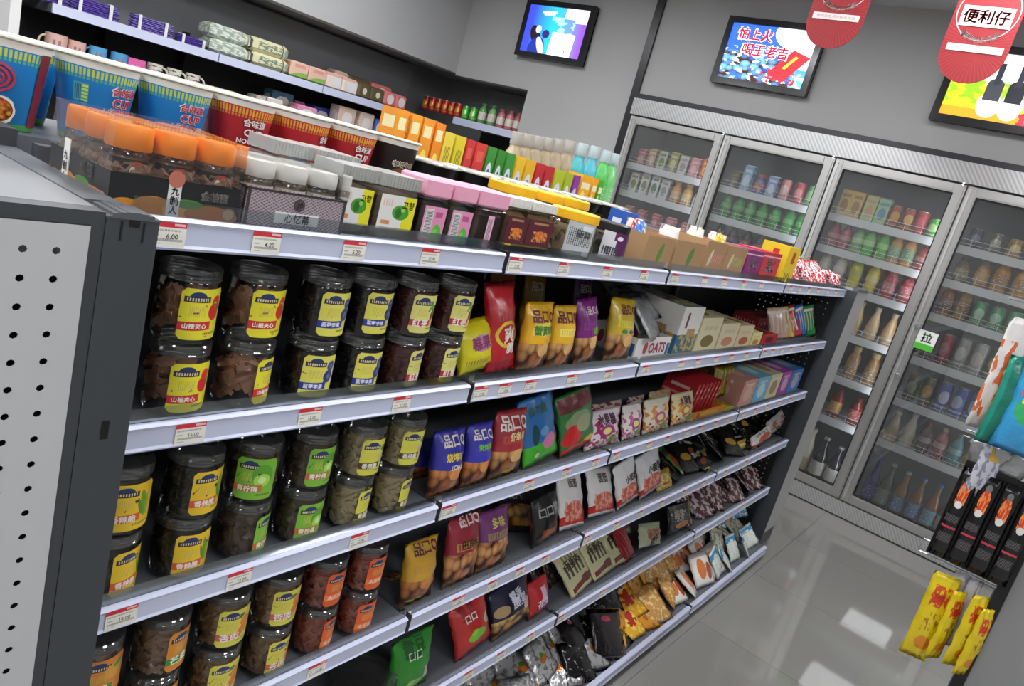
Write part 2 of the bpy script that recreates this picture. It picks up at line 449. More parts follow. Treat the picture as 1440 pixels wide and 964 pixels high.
# ------------------------------------------------------------------ end units of the gondola
def perforated(x0, x1, z0, z1, pitch, rad, ox, oz, n=8):
    """plate in the XZ plane (facing -Y) with real round holes on a grid"""
    b = MB(); i0, i1 = math.ceil((x0 + pitch * .5 - ox) / pitch), math.floor((x1 - pitch * .5 - ox) / pitch)
    j0, j1 = math.ceil((z0 + pitch * .5 - oz) / pitch), math.floor((z1 - pitch * .5 - oz) / pitch)
    xa, xb = ox + (i0 - .5) * pitch, ox + (i1 + .5) * pitch; za, zb = oz + (j0 - .5) * pitch, oz + (j1 + .5) * pitch
    for q in ((x0, xa, z0, z1), (xb, x1, z0, z1), (xa, xb, z0, za), (xa, xb, zb, z1)):
        if q[1] - q[0] > 1e-6 and q[3] - q[2] > 1e-6: b.quad((q[0], 0, q[2]), (q[1], 0, q[2]), (q[1], 0, q[3]), (q[0], 0, q[3]))
    h = pitch / 2
    for i in range(i0, i1 + 1):
        for j in range(j0, j1 + 1):
            cx, cz = ox + i * pitch, oz + j * pitch; k0 = len(b.v)
            for k in range(n):
                t = 2 * PI * k / n; c, s_ = math.cos(t), math.sin(t); mx = max(abs(c), abs(s_))
                b.v.append((cx + h * c / mx, 0, cz + h * s_ / mx))
            for dy in (0, .0012):
                for k in range(n):
                    t = 2 * PI * k / n; b.v.append((cx + rad * math.cos(t), dy, cz + rad * math.sin(t)))
            for k in range(n):
                q = (k + 1) % n
                b.f.append((k0 + k, k0 + q, k0 + n + q, k0 + n + k)); b.uv += [(0, 0)] * 4
                b.f.append((k0 + n + k, k0 + n + q, k0 + 2 * n + q, k0 + 2 * n + k)); b.uv += [(0, 0)] * 4
    return b.mesh('perforated')
YP = -.067
ne = empty('end_display_unit', (-.82, .3, 0), label='grey end display unit with perforated white side panel and dark corner post, beside the jars', cat='shelf', group='end display units')
def np_(name, me, mt, loc=(0, 0, 0), **k):
    o = add(name, me, mt, ne, loc, **k); o.matrix_parent_inverse = Matrix.Translation((.82, -.3, 0)); return o
pa, pb = at(31.5, 348, 'y', YP), at(78.8, 352, 'y', YP)
panel_m = mat('light_grey_panel', 'bcbdbe', 0.45, mottle=(5, 'c2c3c3'))
np_('side_panel', perforated(-.80, -.656, .1, 1.239, pb.x - pa.x, .0033, pb.x, pb.z), panel_m, (0, YP - .001, 0))
np_('side_panel', MB().box(-1.10, -.80, YP - .001, YP + .004, .1, 1.239).mesh('panel'), panel_m)
np_('added_dark_backing', MB().box(-1.10, -.65, YP + .012, YP + .02, .02, 1.2).mesh('backing'), plain('0c0d12', .7))  # near-black sheet added so the holes read as shaded inside
np_('frame', MB().box(-1.12, -.6445, YP + .001, YP + .02, 1.2395, 1.2515).box(-.6555, -.6445, YP + .001, YP + .03, 0, 1.2395).box(-1.12, -1.10, YP, YP + .03, 0, 1.24).box(-1.1, -.656, YP + .001, YP + .02, 0, .1).mesh('frame'), dark_metal)
post = np_('corner_post', MB().box(-.644, -.5985, YP, .02, 0, 1.2475).mesh('post'), dark_metal)
# curved plastic cap of the post
cp = MB()
for k in range(8):
    f0, f1 = k / 8, (k + 1) / 8
    zf = lambda f: 1.2475 + .0065 * math.sin(PI * min(1, f * 1.0)) ** .6
    xa, xb = -.645 + .0475 * f0, -.645 + .0475 * f1
    cp.obox(((xa + xb) / 2, YP + .02, (1.2475 + (zf(f0) + zf(f1)) / 2) / 2), ((xb - xa) / 2, 0, 0), (0, .0205, 0), (0, 0, ((zf(f0) + zf(f1)) / 2 - 1.2475) / 2))
np_('post_cap', cp.mesh('cap'), plain('55585c', .4))
for (u0, v0, u1, v1, w) in ((173, 305, 170, 338, .0018), (204, 309, 199, 341, .0018)):
    p, q = at(u0, v0, 'y', YP), at(u1, v1, 'y', YP)
    np_('slit', MB().box(p.x - w / 2, p.x + w / 2, YP - .0006, YP + .002, q.z, p.z - .003).mesh('slit'), black_p)
p = at(190, 310, 'y', YP); np_('slot', MB().box(p.x - .0045, p.x + .0045, YP - .0007, YP + .002, p.z - .006, p.z + .0005).mesh('slot'), plain('050506', .8))
p = at(147, 604, 'y', YP); np_('slot', MB().box(p.x - .0035, p.x + .0035, YP - .0007, YP + .002, p.z - .0095, p.z + .0095).mesh('slot'), plain('050506', .8))
np_('top_panel', MB().box(-1.12, -.6445, YP + .021, .80, 1.243, 1.2515).mesh('top'), mat('light_grey_top', '727476', .5))
np_('top_edge', MB().box(-.6440, -.612, -.02, .80, 1.236, 1.2525).mesh('edge'), plain('5c5f63', .45))
np_('inner_panel', MB().box(-.6100, -.6, YP + .1, .78, .02, 1.235).mesh('inner'), plain('2a2c30', .6))
np_('rear_post', MB().box(-.644, -.612, .23, .30, 1.2526, 1.272).mesh('rear'), plain('3d4145', .5))

YQ = -.045
fe = empty('end_display_unit', (2.43, .3, 0), label='narrow end display unit with pale grey panel and dark inner side, beside the drinks cooler', cat='shelf', group='end display units')
def fp(name, me, mt, loc=(0, 0, 0), rot=(0, 0, 0)):
    o = add(name, me, mt, fe, loc, rot); o.matrix_parent_inverse = Matrix.Translation((-2.43, -.3, 0)); return o
fp('side_panel', MB().box(2.338, 2.525, YQ, YQ + .012, .11, 1.243).mesh('panel'), mat('pale_panel', 'b4b4b2', .4, mottle=(6, 'aaaaa8')))
fp('panel_cap', MB().box(2.330, 2.530, YQ - .002, YQ + .02, 1.243, 1.254).mesh('cap'), plain('5a5d60', .4))
fp('corner_post', MB().box(2.329, 2.3375, YQ, .02, 0, 1.243).mesh('post'), dark_metal)
me_p = perforated(-.36, -.02, .06, 1.2, .025, .0026, -.05, 1.165)
fp('inner_panel', me_p, plain('26282c', .6), (2.332, 0, 0), (0, 0, -PI / 2))
fp('plinth', MB().box(2.338, 2.52, YQ + .006, .7, .03, .11).mesh('plinth'), plain('4a4c50', .5))
for fy in (.0, .6): fp('foot', MB().lathe([(.018, 0), (.02, .01), (.012, .012), (.012, .03)], 10, 2.36, fy - .02).mesh('foot'), black_p)
fp('top_board', MB().box(2.330, 2.53, YQ + .021, .75, 1.236, 1.246).mesh('board'), plain('9a9c9e', .4))

# ------------------------------------------------------------------ drinks cooler set in the far wall
XF = 3.38
DY = [1.849, 1.187, 0.519, -0.138, -0.80]
FS = [1.572, 1.392, 1.206, 0.962, 0.722, 0.482]   # shelf lips of the cooler
alu = mat('brushed_aluminium', 'a9a9a8', .32, .75, mottle=(40, 'bcbcbb'))
alu2 = mat('door_aluminium', 'b9b8b4', .3, .6)
ribm = mat('ribbed_aluminium', 'c4c4c4', .3, .7, shapes=[('s', .5, .5, .51, .51, 120, .5, 'aaaaa8', .03)])
ribb = mat('ribbed_base', 'c8c8c6', .3, .45, shapes=[('s', .5, .5, .51, .51, 140, .45, 'b2b2b0', .02)])
ck = empty('drinks_cooler', (XF + .3, .52, 0), label='wide four-door glass drinks cooler in aluminium frame set into the grey wall', cat='cooler')
def cpart(name, me, mt, par=None, loc=(0, 0, 0)):
    o = add(name, me, mt, par or ck, loc)
    if par is None: o.matrix_parent_inverse = Matrix.Translation((-XF - .3, -.52, 0))
    return o
cpart('casing', MB().box(XF + .02, 4.0, DY[4] - .02, DY[4], 0, 1.96).box(XF + .02, 4.0, DY[0], DY[0] + .012, 0, 1.96).box(3.93, 4.0, DY[4], DY[0], 0, 1.96)
      .box(XF + .02, 4.0, DY[4], DY[0], 1.90, 1.96).box(XF + .04, 3.93, DY[4], DY[0], 0, .09).mesh('casing'), mat('cooler_lining', '6f7274', .5))
cn = MB().quad((XF - .01, DY[0] + .012, 1.868), (XF - .01, DY[4] - .02, 1.868), (XF - .01, DY[4] - .02, 1.966), (XF - .01, DY[0] + .012, 1.966))
cn.box(XF - .0095, XF + .02, DY[4] - .02, DY[0] + .012, 1.866, 1.967)
cpart('canopy', cn.mesh('canopy'), ribm)
bs_ = MB().quad((XF - .012, DY[0] + .012, .006), (XF - .012, DY[4] - .02, .006), (XF - .012, DY[4] - .02, .085), (XF - .012, DY[0] + .012, .085))
bs_.box(XF - .0115, XF + .04, DY[4] - .02, DY[0] + .012, .004, .088)
cpart('base_grille', bs_.mesh('base'), ribb)
pane_m = clear('door_glass', 'f0f1f1', 0.85, 0.02, 0.02, .035)
white_m = plain('d9dbdc', .35)
wire_m = plain('e6e8ea', .3)
led = mat('cooler_led', 'f2f6ff', .5, emit=9.0)
for i in range(4):
    ya, yb = DY[i], DY[i + 1]
    d = empty('door'); d.parent = ck; d.matrix_parent_inverse = Matrix.Translation((-XF - .3, -.52, 0))
    o = lambda n, mb, mt: add(n, mb.mesh(n), mt, d)
    z0, z1 = .095, 1.855; w = .052
    fm = MB()
    for (a, b_, c, e) in ((ya - .004, ya - w, z0, z1), (yb + w, yb + .004, z0, z1), (ya - w, yb + w, z1 - .045, z1), (ya - w, yb + w, z0, z0 + .05)):
        fm.box(XF - .006, XF + .03, a, b_, c, e)
        fm.box(XF - .012, XF - .006, a - (.008 if a > b_ else 0), b_ + .008, c + .006, e - .006)
    o('frame', fm, alu2)
    o('gasket', MB().box(XF + .0, XF + .028, ya - w - .006, ya - w, z0 + .05, z1 - .045).box(XF, XF + .028, yb + w, yb + w + .006, z0 + .05, z1 - .045)
      .box(XF, XF + .028, ya - w, yb + w, z1 - .051, z1 - .045).box(XF, XF + .028, ya - w, yb + w, z0 + .05, z0 + .056), plain('1a1b1c', .5))
    o('pane', MB().box(XF + .008, XF + .012, ya - w - .006, yb + w + .006, z0 + .056, z1 - .051), pane_m)
    o('grip', MB().box(XF - .020, XF - .012, ya - .012, ya - .024, z0 + .02, z1 - .02), plain('d6d6d4', .25, .6))
    if i: cpart('mullion', MB().box(XF + .03, XF + .06, ya - .02, ya + .02, .09, 1.9).mesh('mullion'), plain('8f9294', .4))
    cpart('led_strip', MB().box(XF + .034, XF + .044, yb + .026, yb + .034, .2, 1.86).mesh('led'), led)
    zs = FS if i > 1 else FS[:]
    for z in zs:
        s = cpart('shelf', MB().box(XF + .085, 3.90, yb + .025, ya - .025, z - .008, z).box(XF + .07, XF + .085, yb + .025, ya - .025, z - .038, z + .004).mesh('shelf'), white_m)
        wm = MB(); yy = yb + .05
        wm.tube((XF + .078, yb + .03, z + .038), (XF + .078, ya - .03, z + .038), .0018, 4)
        wm.tube((XF + .078, yb + .03, z + .016), (XF + .078, ya - .03, z + .016), .0014, 4)
        while yy < ya - .04:
            wm.tube((XF + .078, yy, z), (XF + .078, yy, z + .045), .0018, 4); yy += .085
        add('wire_guard', wm.mesh('wire'), wire_m, s)
# pull sign on the fourth door
ps = at(1299, 478, 'x', XF - .014)
sg = empty('pull_sign', (XF - .0128, ps.y - .01, ps.z), label='small white and green pull sign on the fourth cooler door', cat='sign')
add('sign_plate', MB().box(-.0015, 0, -.045, .045, -.05, .05).mesh('plate'), plain('f0f2ee', .4), sg)
add('green_band', MB().box(-.0022, -.0016, -.045, .045, -.05, -.018).mesh('band'), plain('58c040', .4), sg)
text('拉', .05, on_west(-.0024, 0, .016), '3c9c3c', sg, 'printed_character', .02)
for hz in (at(1293, 458, 'x', XF).z, at(1266, 528, 'x', XF).z):
    cpart('lock', MB().lathe([(.014, 0), (.014, .012), (.008, .016)], 10).mesh('lock'), plain('c0c0c0', .25, .8), None, (XF - .02, DY[3] - .035, hz)).rotation_euler = (0, -PI / 2, 0)

# ------------------------------------------------------------------ household shelves in the recess on the left, drinks niche in the far wall
ws = empty('household_shelf_unit', (1.9, 3.7, 0), label='dark recessed wall shelving with white price rails holding cups and paper goods', cat='shelf')
def wp(name, mb, mt):
    o = add(name, mb.mesh(name), mt, ws); o.matrix_parent_inverse = Matrix.Translation((-1.9, -3.7, 0)); return o
WR = at(75, 8, 'y', 3.52).z; WM = 1.277
dark_b = plain('1c1d20', .6)
wp('back_panel', MB().box(.49, 3.38, 3.93, 3.95, .05, 1.50), dark_b)
wp('back_panel', MB().box(.49, 3.38, 3.93, 3.95, 1.50, 1.88), plain('7d7f82', .6))  # upper part coloured lighter to stand in for light reaching the recess
wp('end_panel', MB().box(.487, .50, 3.54, 3.93, .05, 1.88), dark_b)
wx = [.62, 1.50, 2.25, 3.38]
for k in range(3):
    wp('shelf_board', MB().box(wx[k] + .004, wx[k + 1] - .004, 3.53, 3.93, WR - .03, WR + .012), shelf_m)
    wp('price_rail', MB().box(wx[k] + .004, wx[k + 1] - .004, 3.515, 3.53, WR - .032, WR + .014), rail_m)
    wp('shelf_board', MB().box(wx[k] - .10 * (k == 0) + .004, wx[k + 1] - .004, 3.53, 3.93, WM - .03, WM), shelf_m)
    wp('price_rail', MB().box(wx[k] - .10 * (k == 0) + .004, wx[k + 1] - .004, 3.515, 3.53, WM - .04, WM + .004), rail_m)
    wp('shelf_board', MB().box(wx[k] - .10 * (k == 0) + .004, wx[k + 1] - .004, 3.53, 3.93, .85, .88), shelf_m)
for bx in (1.03, 1.49, 2.24, 2.9): wp('bracket', MB().box(bx - .006, bx + .006, 3.86, 3.93, .1, WR + .09), dark_b)
NZ = at(587, 153, 'x', XW + .02).z
ns = empty('drinks_wall_shelf', (XW + .2, 3.1, 0), label='short wall shelf in the dark niche below the corner screen', cat='shelf')
def nsp(name, mb, mt):
    o = add(name, mb.mesh(name), mt, ns); o.matrix_parent_inverse = Matrix.Translation((-XW - .2, -3.1, 0)); return o
nsp('shelf_board', MB().box(XW + .02, 3.88, 2.775, 3.42, NZ - .035, NZ + .010), shelf_m)
nsp('price_rail', MB().box(XW + .005, XW + .02, 2.775, 3.42, NZ - .04, NZ + .012), rail_m)
nsp('back_panel', MB().box(3.88, 3.895, 2.77, 3.5, .0, NZ - .035), dark_b)
nsp('back_panel', MB().box(3.88, 3.895, 2.77, 3.5, NZ + .01, 1.88), plain('7d7f82', .6))  # lighter colour above the shelf replaces light missing in the deep niche

# ------------------------------------------------------------------ screens on the far wall
def screen(name, u0, u1, v0, v1, label, x, shapes, base, y0=None, y1=None, z0=None, z1=None):
    t = empty('wall_screen', (x, (y0 + y1) / 2, z0), label=label, cat='screen', group='advert screens on the far wall')
    w, h = y0 - y1, z1 - z0; bz = .035
    add('bezel', MB().box(-.05, 0, -w / 2, w / 2, 0, bz).box(-.05, 0, -w / 2, w / 2, h - bz, h).box(-.05, 0, -w / 2, -w / 2 + bz, bz, h - bz).box(-.05, 0, w / 2 - bz, w / 2, bz, h - bz)
        .box(-.012, 0, -w / 2, w / 2, 0, h).mesh('bezel'), mat('screen_bezel', '17171b', .25, coat=.3), t)
    p = MB().quad((-.040, w / 2 - bz, bz), (-.040, -w / 2 + bz, bz), (-.040, -w / 2 + bz, h - bz), (-.040, w / 2 - bz, h - bz)).mesh('picture')
    pic = add('picture', p, mat(name, base, .4, shapes=shapes, emit=.8), t)
    add('mount', MB().box(0, XW - x, -.1, .1, h * .3, h * .7).mesh('mount'), black_p, t)
    W, H = w - 2 * bz, h - 2 * bz
    return pic, (lambda cx, cy: on_west(-.0408, W / 2 - cx * W, bz + cy * H)), W
TX = XW - .012
pic, f, W = screen('screen_ice_ad', 0, 0, 0, 0, 'wall screen with blue ice advert, red can and red lettering, above the second cooler door', TX,
    [('g', 1, .45, .1, '5fc8f0'), ('v', .35, .2, .5, .32, 11, '8fe4ff', '2a62d8'), ('n', .5, .25, .5, .35, 9, .56, 'd8f6ff'), ('e', .86, .9, .34, .3, 'f4fbff', -.3), ('e', .98, .62, .12, .3, 'f4fbff'),
     ('r', .78, .36, .115, .26, 'd02030', -.45), ('r', .79, .42, .02, .13, 'f0d040', -.45), ('n', .7, .15, .2, .12, 14, .55, 'e02838')], '3468e0', 1.384, .80, 2.14, 2.52)
text('怕上火', W * .42, f(.30, .83), 'f4d8e0', pic, 'title_outline', .055, emit=1)
text('怕上火', W * .40, lambda a, b, g=f(.30, .83): (g(a, b)[0] - .0008, *g(a, b)[1:]), 'd81830', pic, 'title_lettering', .03, emit=1)
text('喝王老吉', W * .56, f(.47, .56), 'f4d8e0', pic, 'title_outline', .055, emit=1)
text('喝王老吉', W * .54, lambda a, b, g=f(.47, .56): (g(a, b)[0] - .0008, *g(a, b)[1:]), 'd81830', pic, 'title_lettering', .03, emit=1)
pic, f, W = screen('screen_violet_ad', 0, 0, 0, 0, 'wall screen with blue and violet advert of a dark-haired figure, above the drinks niche', TX,
    [('g', 0, .1, .45, '28b8d8'), ('g', 0, .5, .95, '8a50e0'), ('r', .82, .9, .2, .12, 'ffffff', -.05), ('r', .9, .8, .1, .08, 'ffffff'), ('n', .62, .6, .2, .2, 6, .55, '9ff0ff'),
     ('e', .2, .38, .085, .2, '1c1420', .25), ('e', .235, .5, .045, .085, 'f2d4d0'), ('e', .25, .12, .13, .22, '20308c', -.2), ('e', .32, .15, .055, .2, 'f6dcd8', .3), ('e', .37, .42, .06, .09, '2c2468'),
     ('r', .66, .24, .19, .24, 'fbfbff', -.04), ('r', .56, .12, .012, .02, '889'+'988'), ('r', .66, .1, .012, .02, '889988'), ('r', .74, .11, .012, .03, '997788'), ('r', .36, .88, .12, .02, 'e4f4ff', .12), ('r', .36, .83, .09, .014, 'e4f4ff', .12)], '3a48e0', 2.925, 2.335, 2.10, 2.485)
pic, f, W = screen('screen_wine_ad', 0, 0, 0, 0, 'wall screen with wine bottles advert on a yellow field, above the fourth cooler door', TX,
    [('g', 1, .5, .62, 'f4f8f4'), ('n', .5, .4, .5, .18, 7, .5, '8fc020'), ('r', .5, .06, .5, .09, 'd89a20')]
    + [s for k, cx in enumerate((.38, .56, .78)) for s in (('e', cx, .24, .1, .2, 'f8f8f6'), ('r', cx, .42, .07, .12, '1a1c28' if k else '3a3c44'), ('e', cx, .53, .07, .1, '1a1c28' if k else '3a3c44'), ('r', cx, .7, .025, .16, '2a2c38' if k < 2 else 'c02848'), ('e', cx, .16, .08, .12, 'f4f4f2'))]
    + [('n', .85, .12, .2, .12, 12, .5, 'b03040')], 'e8d820', .150, -.44, 2.135, 2.52)

# ------------------------------------------------------------------ hanging red banners
def banner(u, label, x, vb, hw, title):
    zb = at(u, vb, 'x', x).z; y = at(u, vb, 'x', x).y
    t = empty('hanging_banner', (x, y, zb), label=label, cat='banner', group='red hanging banners')
    n = 14; pts = [(hw * math.cos(PI + PI * k / n), hw * .95 + hw * .95 * math.sin(PI + PI * k / n)) for k in range(n + 1)]
    H = CEIL - .12 - zb
    pts += [(hw * 1.0, H), (-hw * 1.0, H)]
    b = MB()
    for X, o in ((-.002, -1), (.002, 1)):
        i = len(b.v); P = pts if o < 0 else pts[::-1]
        b.v += [(X, -a, c) for a, c in P]; b.f.append(tuple(range(i, i + len(P)))); b.uv += [(a / hw / 2 + .5, c / (2 * hw)) for a, c in P]
    N = len(pts)
    for k in range(N):
        q = (k + 1) % N; b.quad((-.002, -pts[k][0], pts[k][1]), (.002, -pts[k][0], pts[k][1]), (.002, -pts[q][0], pts[q][1]), (-.002, -pts[q][0], pts[q][1]), [(0, 0)] * 4)
    add('banner_sheet', b.mesh('sheet'), mat('banner_print', 'a4262a', .5, shapes=[('y', .5, .62, 56, '901a22'), ('e', .5, 1.13, .46, .45, 'f0d8d4'), ('e', .5, 1.13, .445, .435, '9c2228')]), t)
    S = hw * 2
    add('white_strip', MB().box(-.004, -.0025, -S * .42, S * .42, S * .50, S * .61).mesh('strip'), plain('eee6e2', .5), t)
    text('便利店生活好帮手优选', S * .7, on_west(-.0045, 0, S * .555), 'c89090', t, 'strip_lettering', .0, height=S * .05)
    add('badge', MB().box(-.004, -.0025, -S * .38, S * .38, S * .90, S * 1.22).mesh('badge'), plain('f4ecea', .5), t)
    text('便利仔', S * .68, on_west(-.0045, 0, S * 1.06), 'a02830', t, 'badge_lettering', .035)
    def arc(a, c, R=S * .40, cz=S * 1.10):
        th = a / R; r = R - c; return (-.0032, -r * math.sin(th), cz - r * math.cos(th))
    text('便利的生活家', S * .62, arc, 'f4e4e0', t, 'arc_lettering', .02)
    add('cord', MB().tube((0, hw * .7, H), (0, hw * .7, CEIL - zb), .0015, 4).tube((0, -hw * .7, H), (0, -hw * .7, CEIL - zb), .0015, 4).mesh('cord'), plain('dddddd', .4), t)
BX = 2.05
hw1 = (at(1125, 35, 'x', BX).y - at(1204, 35, 'x', BX).y) / 2
banner(1160, 'red rounded hanging banner overlapping the ice advert screen', BX, 68, hw1, 0)
banner(1351, 'red rounded hanging banner overlapping the wine bottle screen', BX, 117, hw1, 0)

# ------------------------------------------------------------------ product builders
jar_clear = clear('jar_plastic', 'f2f4f2', .85, .02, .05)
lid_clear = clear('jar_lid_plastic', 'eceeec', .9, .10, .08, .03)
JR, JH = .0332, .087
def jar_body():
    p = [(JR * .86, 0), (JR * .97, .003), (JR, .008), (JR, JH - .018), (JR * .95, JH - .0145)]
    return smooth_angle(MB().lathe(p, 24, cap=False).mesh('body'))
def jar_lid():
    p = [(JR * .96, JH - .0145), (JR * 1.0, JH - .0135), (JR * 1.0, JH - .0115), (JR * .965, JH - .0105), (JR * 1.0, JH - .0095), (JR * 1.0, JH - .0075), (JR * .97, JH - .0065), (JR * 1.0, JH - .0055), (JR * 1.0, JH - .002), (JR * .96, JH - .0005), (JR * .5, JH - .002)]
    return smooth_angle(MB().lathe(p, 24).mesh('lid'), 30)
def contents(kind, r, z0, z1, seed):
    rnd = random.Random(seed); b = MB()
    if kind == 'wafer':
        for k in range(64):
            a = rnd.uniform(0, 2 * PI); q = r * (.40, .62, .78)[k % 3]; z = rnd.uniform(z0 + .012, z1 - .012)
            M3 = Matrix.Rotation(rnd.uniform(0, 6.3), 3, 'Z') @ Matrix.Rotation(rnd.uniform(-1.2, 1.2), 3, 'X') @ Matrix.Rotation(rnd.uniform(0, 3), 3, 'Y')
            s = .0078
            b.obox((q * math.sin(a) * .93, -q * math.cos(a) * .93, z), M3 @ Vector((s, 0, 0)), M3 @ Vector((0, s, 0)), M3 @ Vector((0, 0, .003)))
    elif kind == 'strip':
        for k in range(130):
            a = rnd.uniform(0, 2 * PI); q = r * .86; z = rnd.uniform(z0 + .004, z1 - .004)
            L = rnd.uniform(.006, .012); t = Vector((math.cos(a), math.sin(a), 0)); up = Vector((0, 0, 1)); th = rnd.uniform(-1.3, 1.3)
            d = t * math.cos(th) + up * math.sin(th); e = d.cross(Vector((math.sin(a), -math.cos(a), 0))).normalized()
            nrm = Vector((math.sin(a), -math.cos(a), 0)); zc = min(max(z, z0 + L), z1 - L)
            b.obox((q * math.sin(a), -q * math.cos(a), zc), d * L, e * .0022, nrm * .002)
    else:
        for k in range(80):
            a = rnd.uniform(0, 2 * PI); q = r * .78; s = rnd.uniform(.006, .0095); z = rnd.uniform(z0 + s, z1 - s)
            c = Vector((q * math.sin(a), -q * math.cos(a), z)); i = len(b.v)
            R3 = Matrix.Rotation(rnd.uniform(0, 6), 3, (rnd.random(), rnd.random(), rnd.random() + .1))
            ring = []
            for la in (-.6, .6):
                for kk in range(6):
                    t = kk * PI / 3 + (la > 0) * .5
                    v = R3 @ Vector((s * math.cos(la) * math.cos(t) * 1.1, s * math.cos(la) * math.sin(t) * .8, s * math.sin(la) * .9)); b.v.append(tuple(c + v))
            b.v.append(tuple(c + R3 @ Vector((0, 0, -s * .8)))); b.v.append(tuple(c + R3 @ Vector((0, 0, s * .8))))
            for kk in range(6):
                j = (kk + 1) % 6
                b.f.append((i + kk, i + j, i + 6 + j, i + 6 + kk)); b.uv += [(0, 0)] * 4
                b.f.append((i + j, i + kk, i + 12)); b.uv += [(0, 0)] * 3
                b.f.append((i + 6 + kk, i + 6 + j, i + 13)); b.uv += [(0, 0)] * 3
    if kind == 'wafer': return b.mesh('contents')
    core = MB().lathe([(r * .7, z0), (r * .72, z1 * .98)], 10)
    i = len(b.v); b.v += core.v; b.f += [tuple(i + q for q in f_) for f_ in core.f]; b.uv += core.uv
    return b.mesh('contents')
def lab(name, base, ribbon, fruit, extra=()):
    return mat('jar_label_' + name, base, .35, shapes=[('e', .33, .84, .17, .10, '22386c'), ('r', .33, .79, .27, .055, '3a2c24'), ('s', .33, .79, .22, .03, 19, .55, 'd8d0c0'),
        ('s', .35, .55, .18, .10, 26, .35, 'c8b858')] + [(f_[0], f_[1] - .07) + f_[2:] for f_ in fruit] + [('r', .32, .27, .36, .085, ribbon, .03), ('s', .72, .12, .2, .022, 30, .6, '505028')] + list(extra))
LABELS = {
 'hawthorn': (lab('hawthorn', 'e6dc34', 'd03038', [('e', .82, .55, .16, .17, 'd42a30'), ('e', .86, .74, .13, .12, 'dc3a34'), ('e', .95, .62, .06, .06, '4f8a30')]), '山楂夹心', 'f6f0e0', 'wafer', 'aa7a5e', 'yellow label with red fruit, over brown wafer squares'),
 'blueberry': (lab('blueberry', 'e0d95e', '2c3a98', [('e', .80, .50, .17, .16, '2c3a78'), ('e', .84, .74, .14, .13, '35468c'), ('e', .80, .50, .06, .06, '6674b8'), ('e', .84, .74, .05, .05, '6674b8')]), '蓝莓李果', 'eef0fa', 'blob', '231a1c', 'pale yellow label with dark blue berries'),
 'date': (lab('date', 'dcd67c', 'c0303c', [('e', .82, .5, .11, .17, '7c2028', -.5), ('e', .74, .72, .05, .16, '3f9030', .5), ('e', .66, .66, .04, .12, '4fa038', -.7)]), '红枣', 'f4e8e0', 'blob', '5c2824', 'pale label with dark red date and green leaf'),
 'asparagus': (lab('asparagus', 'e8c22c', 'd86030', [('e', .80, .55, .07, .30, '6a9a28', .15), ('e', .90, .5, .05, .24, '86ac30', .05), ('e', .72, .5, .04, .2, '5c8c24', .3)]), '香辣脆', 'f8ece0', 'blob', '30291c', 'amber yellow label with green vegetable stalks'),
 'lime': (lab('lime', '7cb83a', 'c07040', [('e', .72, .60, .26, .26, '5aa02c'), ('e', .72, .48, .20, .16, 'a8d850'), ('e', .72, .48, .10, .08, 'd0eca0')]), '青柠梅', 'f0f0d8', 'blob', '5c483a', 'bright green label with cut lime'),
 'peanut': (lab('peanut', 'd4d050', '4a3424', [('e', .82, .72, .12, .09, '3e8a30'), ('e', .80, .48, .19, .14, 'c8b888'), ('e', .88, .40, .12, .1, 'b8a470')]), '香菇脆', 'f0ead8', 'strip', 'b8a680', 'olive yellow label, over pale dried shreds'),
 'mango': (lab('mango', 'd88a30', '3f8c3c', [('e', .74, .64, .22, .18, 'e0a040'), ('e', .84, .78, .12, .06, '4f9038', .4)]), '芒果', 'e8f0d8', 'strip', '9c7c62', 'orange label with green ribbon'),
 'apricot': (lab('apricot', 'd8d050', 'cc6850', [('e', .82, .62, .17, .15, 'e08828'), ('e', .78, .38, .15, .14, 'dc7c24'), ('e', .68, .80, .09, .05, '3c7428', .5)]), '杏肉', 'f4e8e0', 'blob', '8c6c4e', 'pale yellow label with orange apricots'),
 'papaya': (lab('papaya', 'e0602c', 'f08040', [('e', .76, .6, .2, .2, 'ec7a38'), ('e', .80, .45, .08, .1, 'f0b048')]), '木瓜丝', 'f6e4d0', 'strip', 'a85c4c', 'vivid orange-red label, over red dried strips'),
}
def jar(kind, x, y, z, yaw, label, seed):
    lm, word, wc, ck_, cc, desc = LABELS[kind]
    t = empty('snack_jar', (x, y, z), yaw, label=label, cat='jar', group='clear jars of dried snacks')
    add('body', cached('jarbody', jar_body), jar_clear, t)
    add('contents', cached(('cont', ck_, seed % 3), lambda: contents(ck_, JR, .003, JH - .020, seed % 3)), mat('contents_' + kind, cc, .6, mottle=(90, 'c0a080') if kind == 'wafer' else None), t, kind='stuff')
    add('lid', cached('jarlid', jar_lid), lid_clear, t)
    l = add('label', cached('jarlabel', lambda: smooth_angle(MB().patch(JR + .0005, -.82, .80, .0085, .0670, 12, 1, corner=.005).mesh('label'))), lm, t)
    text(word, .026, on_cyl(JR + .0006, -.28, .0245), wc, l, 'ribbon_lettering', .03, key='jr' + kind)
    return t
S2 = [(-.498, 'hawthorn'), (-.412, 'hawthorn'), (-.314, 'blueberry'), (-.229, 'blueberry'), (-.143, 'date'), (-.058, 'date')]
S3 = [(-.545, 'asparagus'), (-.456, 'asparagus'), (-.368, 'lime'), (-.276, 'lime'), (-.183, 'peanut'), (-.094, 'peanut')]
S4 = [(-.545, 'mango'), (-.462, 'mango'), (-.370, 'apricot'), (-.283, 'apricot'), (-.194, 'papaya'), (-.106, 'papaya')]
yaws = [[.12, .12, .10, .06, .04, .04, .12, .72, -.05, .06, .5, .3], [.05, .3, -.45, .1, .1, .05, .55, .12, .75, .12, .55, .6], [.1, .6, .05, .05, .3, .25, .1, .3, .1, .3, .6, .2]]
rr = random.Random(3)
